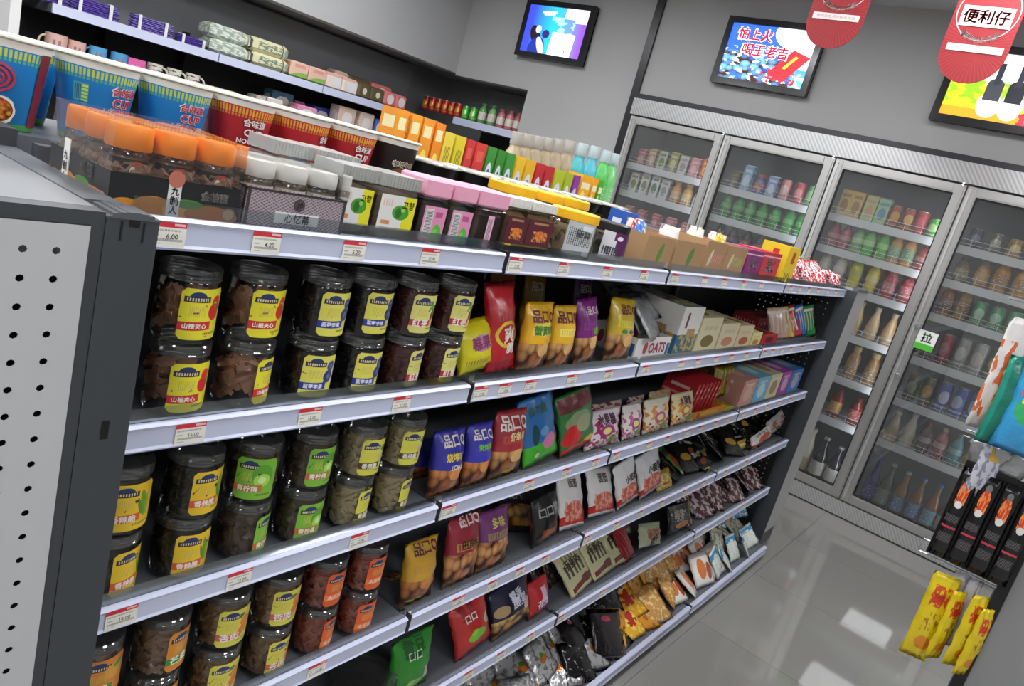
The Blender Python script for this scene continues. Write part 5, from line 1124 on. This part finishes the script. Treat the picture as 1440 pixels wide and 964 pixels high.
carton(868, 884, 0, 279, cm('blue_pk', '2454a8', [('r', .5, .5, .25, .3, 'd8e0f0')]), 'small blue and white packet behind the black-lidded jar', y=.17, dep=.05, h=.10)

# ------------------------------------------------------------------ drinks in the cooler
C_, B_, K_ = 'can', 'bottle', 'carton'
def ct_(c, c2, d, h=.125, w=.058): return (K_, c, c2, d, h, w)
def cn_(c, c2, d, h=.122, r=.032): return (C_, c, c2, d, h, r)
def bt_(style, c, cap, lc, d, h=.20, r=.033): return (B_, style, c, cap, lc, d, h, r)
D = {
 0: {0: [ct_('b8646c', 'd8a8a0', 'dull red carton', .10), ct_('b08870', 'd8c0a0', 'tan carton', .115), ct_('c4c8b4', '6c8c40', 'white and green carton', .12), ct_('a4a060', 'd8d4a0', 'olive carton', .125), ct_('d4d0cc', 'a8a4a0', 'white carton', .12), ct_('d08890', 'e8b8b8', 'pink carton', .12), ct_('c8503c', 'e8c040', 'red and yellow carton', .13)],
     1: [ct_('d8d8cc', '8a8a50', 'white carton with olive print'), ct_('dcdcd4', '7c8c60', 'white carton with green print', .14), ct_('e0e0d8', '507c60', 'white carton with dark green print', .14), ct_('d8d8d4', 'a0a0a0', 'plain whitish carton', .13), bt_('squat', 'c89048', 'b08040', 'd8b070', 'orange-brown bottle', .14), bt_('squat', 'cc9850', 'b88848', 'd8b878', 'amber bottle', .14), bt_('milk', 'd8d4c8', 'e4e4e0', 'dcdcd4', 'white bottle', .15)],
     2: [ct_('b08068', 'd0a890', 'brownish pack', .09), ct_('b86870', 'd89898', 'rose pack', .085), ct_('c46870', 'e0a0a0', 'pink pack', .085), ct_('c07078', 'd8a8a8', 'dusty pink pack', .09), ct_('a85860', 'd09090', 'dark pink pack', .085)]},
 1: {0: [ct_('6c6450', '8c8468', 'dark olive carton', .10), ct_('88b8e0', 'd8e8f4', 'tall light blue carton', .15), bt_('squat', '7080b0', 'c05050', 'c06068', 'blue and red bottle', .12), ct_('90a8d8', 'd8e0f0', 'pale blue carton', .12), cn_('d89088', 'e8c0b8', 'salmon can'), cn_('b84048', 'd89090', 'red can'), cn_('4c9850', '90c890', 'green can')],
     1: [bt_('soda', '2c9840', '2c8c3c', '48b050', 'green soda bottle', .165, .034)] * 7,
     2: [bt_('soda', '3c2c34', '602838', '6c4048', 'dark cola bottle', .16, .034)] * 6},
 2: {0: [ct_('d8b860', 'a87c30', 'yellow carton', .145, .062), ct_('d4b058', '9c7030', 'golden carton', .145, .062), ct_('b8c880', 'd8a070', 'green carton', .14, .062), ct_('a8cc98', '6898b8', 'pale green carton', .14, .062), cn_('8c2c24', 'c89040', 'dark red can with gold print'), cn_('982c28', 'd0a048', 'deep red can with gold print'), cn_('b02c38', 'd05060', 'crimson can'), cn_('4cac38', 'b0e090', 'bright green can', .10)],
     1: [bt_('soda', 'a84858', '4c4890', 'c87080', 'pink bottle with violet cap', .15), bt_('soda', 'b04c60', '504c98', 'c87888', 'rose bottle with violet cap', .15), bt_('soda', '78b068', '4c8848', 'a8d090', 'soft green bottle', .16), bt_('soda', '68b850', '3c9040', 'a0d888', 'green bottle', .165), bt_('soda', '58b83c', '48a838', '90d870', 'vivid green bottle', .17), bt_('squat', 'c88c40', 'd8a050', '6c9868', 'orange bottle with green badge', .165), bt_('squat', 'cc9048', 'd8a858', '70a070', 'amber-orange bottle with green badge', .17), bt_('soda', '98383c', '702c30', 'b05858', 'dark red bottle', .14)],
     2: [bt_('soda', 'c8c0b0', 'd8d4cc', 'd0c8c0', 'whitish bottle', .18), bt_('soda', 'd0c8b8', 'dcd8d0', 'd8d0c8', 'clear pale bottle', .18), bt_('soda', 'd8cc38', 'e0d860', 'd0c030', 'lemon yellow bottle', .185), bt_('soda', 'd8c860', 'e0dcd0', 'e0d070', 'cream-yellow bottle', .185), bt_('squat', 'b85058', '8c5050', 'c06870', 'rosy red bottle', .165), bt_('squat', 'b04850', '8c4c48', 'c46068', 'brick red bottle', .165)],
     3: [bt_('squat', 'd09c38', '302820', '70a888', 'orange dark-capped bottle', .17)] * 2 + [bt_('squat', 'd8a048', 'b0a080', '68a080', 'amber bottle with green label', .175), bt_('milk', 'd0b480', 'c8b8a0', 'c8a870', 'cream tea bottle', .19), bt_('milk', 'd4b888', 'c8b8a0', 'ccac78', 'pale tea bottle', .185), bt_('milk', 'c8a878', 'c0b098', 'c0a070', 'beige tea bottle', .18)],
     4: [bt_('squat', 'c88040', 'c05858', '705038', 'orange tea bottle with red cap', .165), bt_('squat', 'b87c48', 'c06060', '705038', 'brown-orange bottle', .165), bt_('squat', 'd08c48', '70a8c0', '685040', 'orange bottle with pale blue cap', .165), bt_('squat', 'a88458', 'c8a870', 'a08050', 'tan bottle', .19), bt_('squat', 'a47c50', 'c0a068', '987848', 'brown bottle', .185)],
     5: [bt_('squat', '283c78', '303860', '4060a0', 'dark blue bottle', .16)] * 2 + [bt_('squat', '7c2028', '601c20', 'a03838', 'dark red bottle', .17), bt_('squat', '8c241c', '681c18', 'd0a030', 'red bottle with gold label', .17), bt_('squat', '842420', '601c1c', 'b84838', 'maroon bottle', .16)],
     6: [bt_('milk', 'd4ccb0', 'd8d0c0', 'c0b890', 'cream milk bottle', .26, .045)] * 3 + [bt_('milk', 'dcd4bc', 'd0c8b4', 'b8a878', 'tall cream bottle with brown arch picture', .29, .048), bt_('beer', '1c1c24', '8c8c8c', 'd8d4cc', 'dark wine bottle with white label', .27, .045), bt_('beer', '202028', '989898', 'c8c4bc', 'black bottle with pale neck', .25, .04)]},
 3: {0: [cn_('4c5060', '8088a0', 'dark grey can', .10), cn_('787868', 'b0b0a0', 'greyish can', .10), cn_('a88840', 'd8c890', 'gold can', .095), cn_('b09850', 'e0d0a0', 'pale gold can', .095), cn_('a8904c', 'd8c890', 'dull gold can', .095), cn_('8c8468', 'c0b890', 'bronze can', .095)],
     1: [bt_('squat', '70603c', '4c4c48', '8c7c50', 'brownish bottle', .13), bt_('squat', 'b07c30', '706848', 'c89840', 'small amber bottle', .14), bt_('squat', 'c88c20', 'd8b840', 'a06c28', 'amber bottle with yellow cap', .165, .038), bt_('squat', 'd09838', 'd4b444', 'a87838', 'golden bottle with yellow cap', .165, .038), bt_('squat', 'b8b040', 'c8c880', '98a858', 'yellow-green bottle', .15), bt_('squat', '7c8c98', '98a8b8', 'a0b0b8', 'grey-blue bottle', .14)],
     2: [bt_('squat', 'a07c60', 'b08c88', '886450', 'pinkish brown bottle', .17), bt_('squat', 'b08850', 'b8a090', '98703c', 'tan coffee bottle', .18), cn_('3c8c50', 'a0c8a8', 'green beer can'), cn_('409058', 'a8ccb0', 'emerald beer can'), cn_('48a060', 'd8e8d8', 'green and white can'), cn_('c8a428', '98782c', 'yellow can'), cn_('c0a034', '907830', 'mustard can')],
     3: [cn_('7c4840', 'a08070', 'brown can', .15), cn_('8c2c3c', 'b86070', 'maroon can', .16, .033), cn_('8c8c84', 'c0c0b8', 'tall silver can', .165, .033), cn_('a0a09c', 'c8b8b0', 'pale silver can', .165, .033), cn_('3c7850', 'c8b858', 'green can with gold rim', .165, .033), cn_('408058', 'ccbc60', 'green can with yellow rim', .16, .033), cn_('3c9850', '90c8a0', 'bright green can', .15, .033)],
     4: [cn_('606858', '90947c', 'grey-green can', .15), cn_('706c58', 'b89848', 'olive can with gold top', .16, .033), cn_('30489c', 'b8c0d8', 'blue can', .16, .033), cn_('344c9c', 'b0b8d4', 'blue and white can', .16, .033), cn_('4878c0', 'a8c8d8', 'light blue can', .165, .033), cn_('3c9040', 'd0d8c8', 'green can with white band', .16, .033), cn_('2c6c38', '90b898', 'dark green can', .15, .033)],
     5: [bt_('milk', 'c8c0a8', 'd0c8b8', 'b8b098', 'cream bottle', .17), bt_('milk', 'd8d0b8', 'd8d4c8', 'c8bca0', 'white-cream bottle', .19), bt_('soda', '58282c', '902c38', '8c8080', 'dark red-brown soda bottle', .17), bt_('soda', 'a04c50', 'b8a088', 'c89898', 'red soda bottle', .17), bt_('soda', '48888c', '588c94', '70a8a8', 'teal soda bottle', .17), bt_('soda', 'b8923c', 'c8a850', 'c8a458', 'golden soda bottle', .17), bt_('soda', 'c8c080', 'd4d0a0', 'b8b070', 'pale yellow soda bottle', .165)],
     6: [bt_('beer', '2c3c7c', '384890', '4858a0', 'blue beer bottle', .27), bt_('beer', '485848', 'a8a8a0', '90a090', 'green-grey beer bottle with silver neck', .28), bt_('beer', '8c6438', 'a0a8b0', '6890c0', 'amber beer bottle with silver neck', .27), bt_('beer', '886034', '4078b8', '6c94c8', 'amber beer bottle with blue neck', .27), bt_('beer', '8c6438', '3c74b8', '78b0c8', 'brown beer bottle with blue cap', .27), bt_('beer', '806040', 'b0b0a8', 'b8b8b0', 'brown beer bottle with silver label', .26), bt_('beer', '5c7c50', '88a080', 'a0b898', 'green beer bottle', .25)]}}
DN = ['first', 'second', 'third', 'fourth']; RN = ['top', 'second', 'third', 'fourth', 'fifth', 'sixth', 'bottom']
frnd = random.Random(5)
for di, rows in D.items():
    ya, yb = DY[di], DY[di + 1]
    for ri, items in rows.items():
        z = (FS[ri] if ri < 6 else .09) + .0005; n = len(items); pw = (ya - yb - .12) / n; seen = {}
        for k, it in enumerate(items):
            y = ya - .06 - (k + .5) * pw + frnd.uniform(-.004, .004); x = XF + .135
            desc = it[3] if it[0] != B_ else it[5]
            same = sum(1 for j in items if j == it) > 1
            seen[desc] = seen.get(desc, 0) + 1
            lb = '%s on the %s shelf behind the %s cooler door' % (desc, RN[ri], DN[di]) if not same else '%s on the %s shelf behind the %s cooler door, %s from the left' % (desc, RN[ri], DN[di], ORD[k])
            g = 'drinks behind the %s cooler door' % DN[di]; yaw = -PI / 2 + frnd.uniform(-.3, .3)
            if it[0] == K_:
                o = add('drink_carton', box_mesh(min(it[5], pw - .006), .055, it[4]), cm('dk_%s_%s' % (it[1], it[2]), it[1], [('e', .5, .42, .32, .24, it[2]), ('r', .5, .8, .36, .06, it[2])]), None, (x, y, z), (0, 0, -PI / 2), label=lb, cat='carton'); o['group'] = g
                add('carton_top', MB().box(-min(it[5], pw - .006) / 2, min(it[5], pw - .006) / 2, -.004, .004, it[4], it[4] + .007).mesh('top'), plain(it[2], .5), o)
            elif it[0] == C_: bottle((x, y, z), 'can', it[4], min(it[5], pw / 2 - .002), it[1], '', it[2], lb, 'can', 'drink_can', g, yaw=yaw)
            else: bottle((x, y, z), it[1], it[6], min(it[7], pw / 2 - .002), it[2], it[3], it[4], lb, 'bottle', 'drink_bottle', g, yaw=yaw, glassy=it[1] == 'beer')

# ------------------------------------------------------------------ drinks in the wall niche
nz = NZ + .0125
for k, (u, kind, c, c2, h, r, lb) in enumerate([(599.5 + 9 * i, 'can', 'b83028' if i % 2 else 'a82c28', 'd8a040', .105, .030, 'red drink can on the niche shelf, %s from the corner' % ORD[i]) for i in range(6)]
        + [(655, 'can', '48a838', 'a8e080', .10, .032, 'bright green can on the niche shelf next to the red cans'), (666, 'can', '54b444', 'b8e890', .10, .032, 'bright green can on the niche shelf next to the green bottles'),
           (678, 'squat', '60a050', '3c6c38', .15, .033, 'tall green bottle on the niche shelf beside the green cans'), (691, 'squat', '78b060', '406c3c', .15, .033, 'tall pale green bottle on the niche shelf beside the pink bottles'),
           (704, 'squat', 'c07078', '8c4448', .14, .033, 'pink bottle on the niche shelf, nearest the green bottles'), (716, 'squat', 'c87880', '944c50', .14, .033, 'pink bottle on the niche shelf, middle one'), (727, 'squat', 'a8585c', '804044', .14, .033, 'dark pink bottle last on the niche shelf')]):
    x = XW + .075; y = sy(u, x, nz + .05)
    bottle((x, y, nz), kind, h, r, c, c2, c2 if kind == 'can' else 'd8d0c0', lb, 'can' if kind == 'can' else 'bottle', 'drink_can' if kind == 'can' else 'drink_bottle', 'drinks on the niche shelf', yaw=-PI / 2)

# ------------------------------------------------------------------ household goods on the recessed shelves
wz = WR + .0125
def hanger():
    b = MB(); r = .004
    P = [(-.20, 0, 0), (.20, 0, 0), (.21, .015, 0), (.03, .13, 0), (-.03, .13, 0), (-.21, .015, 0), (-.20, 0, 0)]
    b.path(P, r, 5)
    hk = [(0, .13, 0), (0, .15, 0)] + [(.018 * math.cos(a) + .0, .17 + .02 * math.sin(a), 0) for a in [(-PI / 2 + PI * .25 * i) for i in range(6)]]
    b.path(hk, .0025, 4)
    return b.mesh('hanger')
purple = mat('hanger_purple', '4a3290', .4)
for k, (u, n_) in enumerate(((62, 9), (135, 8), (215, 8), (272, 5))):
    x = sx(u, 3.56, wz + .03)
    t = empty('hanger_bundle', (x, 3.56, wz), [0.02, -.03, .03, .25][k], label='bundle of purple plastic hangers tied with white bands, %s' % ('nearest the white post', 'second from the white post', 'third from the white post', 'beside the paper rolls')[k], cat='hangers', group='purple hanger bundles')
    for q in range(n_):
        add('hanger', cached('hng', hanger), purple, t, (.004 * (q % 3 - 1), .004 * (q % 2), .005 + q * .0088), (0, .015 * (q % 3 - 1), 0), (.56 if k < 3 else .42, 1, 1))
    for xx in (-.075, .07): add('paper_band', MB().box(xx - .008, xx + .008, -.009, -.0045, 0.0, n_ * .0088 + .006).box(xx - .008, xx + .008, -.0045, .03, n_ * .0088 + .003, n_ * .0088 + .006).mesh('band'), plain('dcdcd4', .6), t)
def pack(u0, u1, z, h, m_, label, y=3.55, dep=.16, name='paper_pack', cat='pack', bev=.012, group=None, lab=None):
    a, b_ = sx(u0, y, z + h / 2), sx(u1, y, z + h / 2)
    o = add(name, box_mesh(b_ - a - .004, dep, h, bev), m_, None, ((a + b_) / 2, y + dep / 2, z), label=label, cat=cat)
    if group: o['group'] = group
    return o
rollw = mat('roll_pack_white', 'd4d8cc', .3, shapes=[('n', .5, .5, .5, .5, 7, .5, '98a898'), ('r', .95, .5, .05, .5, 'c8ccb8')]); rolly = mat('roll_pack_cream', 'd8d2a8', .3, shapes=[('n', .5, .5, .3, .3, 9, .5, '708878'), ('r', .04, .5, .02, .5, '40504c'), ('r', .82, .5, .015, .5, '50605c'), ('e', .92, .5, .06, .3, '8ca090')])
for lv in range(2):
    pack(297, 352, wz + lv * .081, .080, rollw, 'plastic-wrapped pack of white toilet rolls, %s layer' % ('lower', 'upper')[lv], group='toilet roll packs', bev=.02)
    pack(352, 408, wz + lv * .081, .080, rolly, 'cream-yellow wrapped pack of toilet rolls, %s layer' % ('lower', 'upper')[lv], group='toilet roll packs', bev=.02)
tp = mat('tissue_pink_green', 'e0b8a4', .4, shapes=[('e', .5, .1, .6, .25, '88b058', .3), ('r', .5, .75, .3, .1, 'd89888')]); tw_ = mat('tissue_white_pink', 'e4d4c8', .4, shapes=[('e', .6, .5, .25, .3, 'd8dce0'), ('r', .5, .9, .5, .08, 'd8a898')]); tb = mat('tissue_brown', '5c5034', .4, shapes=[('e', .5, .5, .16, .22, 'd8d0b8')]); tr_ = mat('tissue_rose', 'd87878', .4, shapes=[('e', .5, .5, .3, .35, 'ecdcd8')])
for k, (u0, u1, mt, lb) in enumerate(((409, 435, tp, 'pink and green tissue pack beside the toilet rolls'), (435, 460, tp, 'pink and green tissue pack beside the whitish packs'), (460, 482, tw_, 'whitish tissue pack with pink edge, first of two'), (482, 504, tw_, 'whitish tissue pack with pink edge, second of two'), (504, 522, tb, 'dark brown tissue pack next to the whitish packs'), (522, 541, tb, 'dark brown tissue pack next to the rose packs'), (541, 557, tr_, 'rose tissue pack with white oval, nearer the brown packs'), (557, 572, tr_, 'rose tissue pack with white oval, nearer the corner'))):
    pack(u0, u1, wz, .10, mt, lb, dep=.2, group='tissue packs on the upper wall shelf')
for k, (u0, u1, mt, lb) in enumerate(((470, 490, tw_, 'whitish tissue pack standing behind, above the whitish packs'), (490, 520, tb, 'brown tissue pack standing behind the brown packs'), (522, 550, tr_, 'rose tissue pack standing behind the rose packs'))):
    pack(u0, u1, wz, .14, mt, lb, y=3.76, dep=.12, group='tissue packs on the upper wall shelf')
# mugs
def mug(u, c, hc, label, r=.042, h=.092, ha=PI / 2, deco=None):
    x = sx(u, 3.60, WM + .05)
    t = empty('mug', (x, 3.60, WM + .0005), label=label, cat='mug', group='mugs on the wall shelf')
    add('body', cached(('mugb', r, h), lambda: smooth_angle(MB().lathe([(r * .8, 0), (r * .95, .004), (r, .02), (r, h), (r * .93, h), (r * .9, .012), (.004, .010)], 22).mesh('mug'), 50)), mat('mug_%s%s' % (c, deco or ''), c, .25, shapes=([('n', .5, .5, 1, 1, 9, .58, deco)] if deco else [('r', .42, .5, .02, .2, 'a07878'), ('r', .50, .5, .02, .2, 'a07878')]), coat=.3), t)
    pts = [(r - .003 + .030 * math.sin(PI * q / 8), 0, h * .5 - .032 * math.cos(PI * q / 8)) for q in range(9)]
    add('handle', MB().path(pts, .0055, 6).mesh('handle'), plain(hc, .3), t, rot=(0, 0, ha))
    return t
mug(78, 'd8b0a4', 'c8c498', 'pink mug with pale handle, nearest the white post', .05, .10, PI * 1.0)
mug(107, 'd4aaa0', 'd4aaa0', 'pink mug, second from the white post', ha=PI / 2)
mug(137, '58a0cc', '4c88b0', 'light blue mug next to the pink mugs', ha=PI)
mug(167, '549cc8', '549cc8', 'light blue mug next to the pink gift box', ha=PI / 2)
pack(180, 205, WM + .0005, .085, mat('gift_pink', 'd4609c', .4, shapes=[('n', .4, .3, .4, .3, 9, .55, 'e8b0cc')]), 'bright pink gift box between blue and white mugs', y=3.56, dep=.08, name='gift_box', cat='box', bev=.002)
for k, u in enumerate((217, 244, 270)): mug(u, 'd4cec0', 'd4cec0', 'white mug with dark leaf decoration, %s from the pink gift box' % ORD[k], .040, .088, -.3, '4c4a44')
for k, (u0, u1, v, c, lb) in enumerate(((291, 311, 122, 'c8b890', 'small tan box on the lower wall shelf, nearer the white mugs'), (314, 335, 128, 'c4b48c', 'small tan box on the lower wall shelf, farther from the mugs'), (360, 374, 135, 'b8b0a4', 'grey-white small pack on the lower wall shelf'), (375, 398, 139, 'd8d0c8', 'white flat pack on the lower wall shelf'), (382, 412, 130, '4c7c94', 'blue-green pack on the lower wall shelf'), (400, 417, 152, 'b83038', 'red pack on the lower wall shelf'), (414, 428, 143, 'c8609c', 'magenta pack leaning on the lower wall shelf'), (418, 446, 150, 'd890ac', 'rose pink sanitary pack on the lower wall shelf'), (440, 466, 152, '3c48b0', 'royal blue pack, first of two on the lower wall shelf'), (466, 490, 158, '4450b4', 'royal blue pack, second of two on the lower wall shelf'), (476, 500, 152, 'd4b8a8', 'beige box on the lower wall shelf, nearer the blue packs'), (505, 525, 160, 'd8c0b0', 'beige box on the lower wall shelf, nearer the corner'), (527, 536, 168, '3c60b0', 'narrow blue box on the lower wall shelf by the orange boxes'))):
    yy = 3.57 + (.14 if k in (4, 6, 8, 9) else 0)
    x = sx((u0 + u1) / 2, yy, WM + .05); h = max(.05, min(.19, vz(v, x, yy) - WM))
    pack(u0, u1, WM + .0005, h, mat('goods%d' % k, c, .4, shapes=[('e', .5, .5, .3, .3, 'e0d8d0'), ('r', .5, .85, .5, .08, c)]), lb, y=yy, dep=.11, name='household_pack', bev=.006, group='packs on the lower wall shelf')

# ------------------------------------------------------------------ hook rack beside the aisle
RX = .80
rk = empty('hook_rack', (RX + .3, -1.15, 0), label='grey display rack end with black edge and wire hooks of hanging snacks', cat='rack')
def rp(name, mb, mt):
    o = add(name, mb.mesh(name), mt, rk); o.matrix_parent_inverse = Matrix.Translation((-RX - .3, 1.15, 0)); return o
rp('end_panel', MB().box(RX, RX + .02, -1.6, -.822, 0, 1.6), mat('rack_panel', '848484', .5))
rp('edge_post', MB().box(RX - .004, RX + .035, -.8215, -.800, 0, 1.62), plain('17181b', .35))
rp('back_board', MB().box(RX + .02, RX + .75, -.90, -.885, 0, 1.6), plain('2c2e32', .6))
rp('base', MB().box(RX + .02, RX + .75, -1.58, -.9, 0, .12), plain('3d4145', .5))
wire = plain('b8bcc0', .25, .8)
hz1 = at(1345, 800, 'x', RX - .02).z
for dz in (0, .028): rp('hook', MB().tube((RX - .012, -.8, hz1 + dz), (RX - .012, -.655, hz1 + dz), .0022, 6).tube((RX - .012, -.655, hz1 + dz), (RX - .012, -.655, hz1 + dz + .012), .0022, 6), wire)
hz2 = at(1400, 628, 'x', RX).z
for q in range(4): rp('hook', MB().tube((RX - .008, -.8, hz2 + .014 * q), (RX - .008, -.645, hz2 + .014 * q), .0016, 6), wire)
hz3 = at(1440, 440, 'x', RX).z + .02
rp('hook', MB().tube((RX - .008, -.8, hz3), (RX - .008, -.62, hz3), .002, 6).tube((RX + .0, -.8, hz3), (RX - .008, -.8, hz3), .002, 6), wire)
ym = bm('hang_yellow', 'd8c018', [('n', .5, .75, .35, .12, 9, .5, 'c84c20'), ('r', .5, .72, .2, .05, 'c83820'), ('n', .6, .45, .3, .12, 12, .56, 'a87818'), ('e', .6, .2, .3, .08, 'd88820')], rough=.25)
for k, (ut, vt, ub, vb, w, yaw, lb) in enumerate(((1334, 808, 1282, 922, .052, -PI / 2 + .25, 'yellow hanging snack bag with red lettering, outermost on the wire hook'), (1350, 830, 1312, 926, .045, -PI / 2 + .95, 'yellow hanging snack bag turned sideways, second on the wire hook'), (1383, 838, 1338, 935, .05, -PI / 2 + .75, 'yellow hanging snack bag turned sideways, third on the wire hook'), (1392, 856, 1350, 948, .042, -PI / 2 + .9, 'yellow hanging snack bag nearest the black rack edge'))):
    px = RX - .012 - (.004 if k == 0 else 0); p, q = at(ut, vt, 'x', px), at(ub, vb, 'x', px)
    bag((px, min((p.y + q.y) / 2, -.66), q.z), w, p.z - q.z, .018, ym, lb, (0, 0, yaw), [('香辣', .5, .76, .42, 'b83020')] if k == 0 else (), group='yellow bags on the wire hook')
for k, (u, v, w, lb) in enumerate(((1352, 812, .03, 'thin clear packet between the yellow hanging bags, nearer the aisle'), (1372, 822, .03, 'thin clear packet between the yellow hanging bags, nearer the rack'))):
    p = at(u, v, 'x', RX); bag((RX + .01, p.y, p.z - .15), w, .16, .012, mat('bag_clearish', 'b8b4bc', .15, bump=(60, .5)), lb, (0, 0, -PI / 2 + .5))
# black card of sachets
p, q, r_ = at(1384, 655, 'x', RX - .02), at(1305, 775, 'x', RX - .02), at(1440, 690, 'x', RX - .02)
y0, y1 = q.y + .004, -.812; zt, zb_ = p.z, q.z
t = empty('sachet_card', (RX - .022, (y0 + y1) / 2, zb_), label='black hanging card holding four spicy snack sachets on the rack', cat='card')
w_, h_ = y0 - y1, zt - zb_
add('card', MB().box(-.0015, 0, -w_ / 2, w_ / 2, 0, h_).mesh('card'), plain('0e0d0e', .3), t)
sm = mat('sachet_print', '121012', .2, shapes=[('r', .5, .34, .4, .012, 'b83848'), ('s', .5, .22, .36, .05, 14, .4, '6a6468'), ('s', .5, .44, .36, .04, 14, .4, '6a6468'), ('e', .5, .74, .26, .13, 'c84420'), ('n', .5, .74, .26, .13, 10, .52, 'e88848'), ('e', .5, .60, .2, .04, 'd8d4d0'), ('e', .5, .88, .16, .04, '707070')], coat=.3)
for k in range(4):
    fn = bag_fn(w_ / 4 - .002, h_ * .92, .012, 300 + k, .04)
    add('sachet', bag_mesh(fn, 8, 12), sm, t, (-.008, w_ / 2 - (k + .5) * w_ / 4, h_ * .02), (0, 0, -PI / 2))
# bags on the upper hook
for k, (u, vt, vb, w, c, sh, yaw, dx, lb) in enumerate((
    (1412, 440, 615, .07, 'd8d4d0', [('n', .5, .45, .5, .35, 5, .52, 'd06838'), ('r', .85, .5, .08, .5, 'c8ccc8')], -PI / 2 + .7, -.03, 'white and orange glossy bag hanging highest on the rack'),
    (1432, 500, 640, .09, '1c8c78', [('r', .8, .4, .25, .2, 'c8a040'), ('r', .2, .5, .1, .5, '187060')], -PI / 2 + .3, -.045, 'teal green bag hanging between white and blue bags'),
    (1470, 500, 655, .12, '3c98cc', [('e', .4, .45, .3, .16, '38a868'), ('e', .4, .62, .3, .12, 'd06028'), ('r', .4, .53, .24, .03, 'e8d040')], -PI / 2, -.06, 'bright blue bag with green and orange print hanging at the picture edge'),
    (1388, 612, 705, .05, 'c4c4cc', [('n', .5, .5, .5, .5, 6, .52, '8c8ca0'), ('r', .6, .75, .3, .1, 'c8a030')], -PI / 2 + .5, -.004, 'crinkled silver packet hanging above the black card'))):
    px = RX - .02 + dx; p, q = at(u, vt, 'x', px), at(u, vb, 'x', px)
    uy = sy(u - (vt + vb) / 2 * 0, px, (p.z + q.z) / 2)
    bag((px, (p.y + q.y) / 2, q.z), w, p.z - q.z, .025, bm('rk%d' % k, c, sh, rough=.2), lb, (0, 0, yaw))
for k in range(3):
    p = at(1385 + 18 * k, 622 + 8 * k, 'x', RX - .015); bag((RX - .016, p.y - .01, p.z - .045), .05, .055, .012, silver, 'silver wrapped piece bunched over the black card, %s from the aisle' % ORD[k], (.3, .2 * (k - 1), -PI / 2 + .3 * (k - 1)), name='foil_packet', cat='packet', group='silver pieces over the black card', n=6, mm=6)
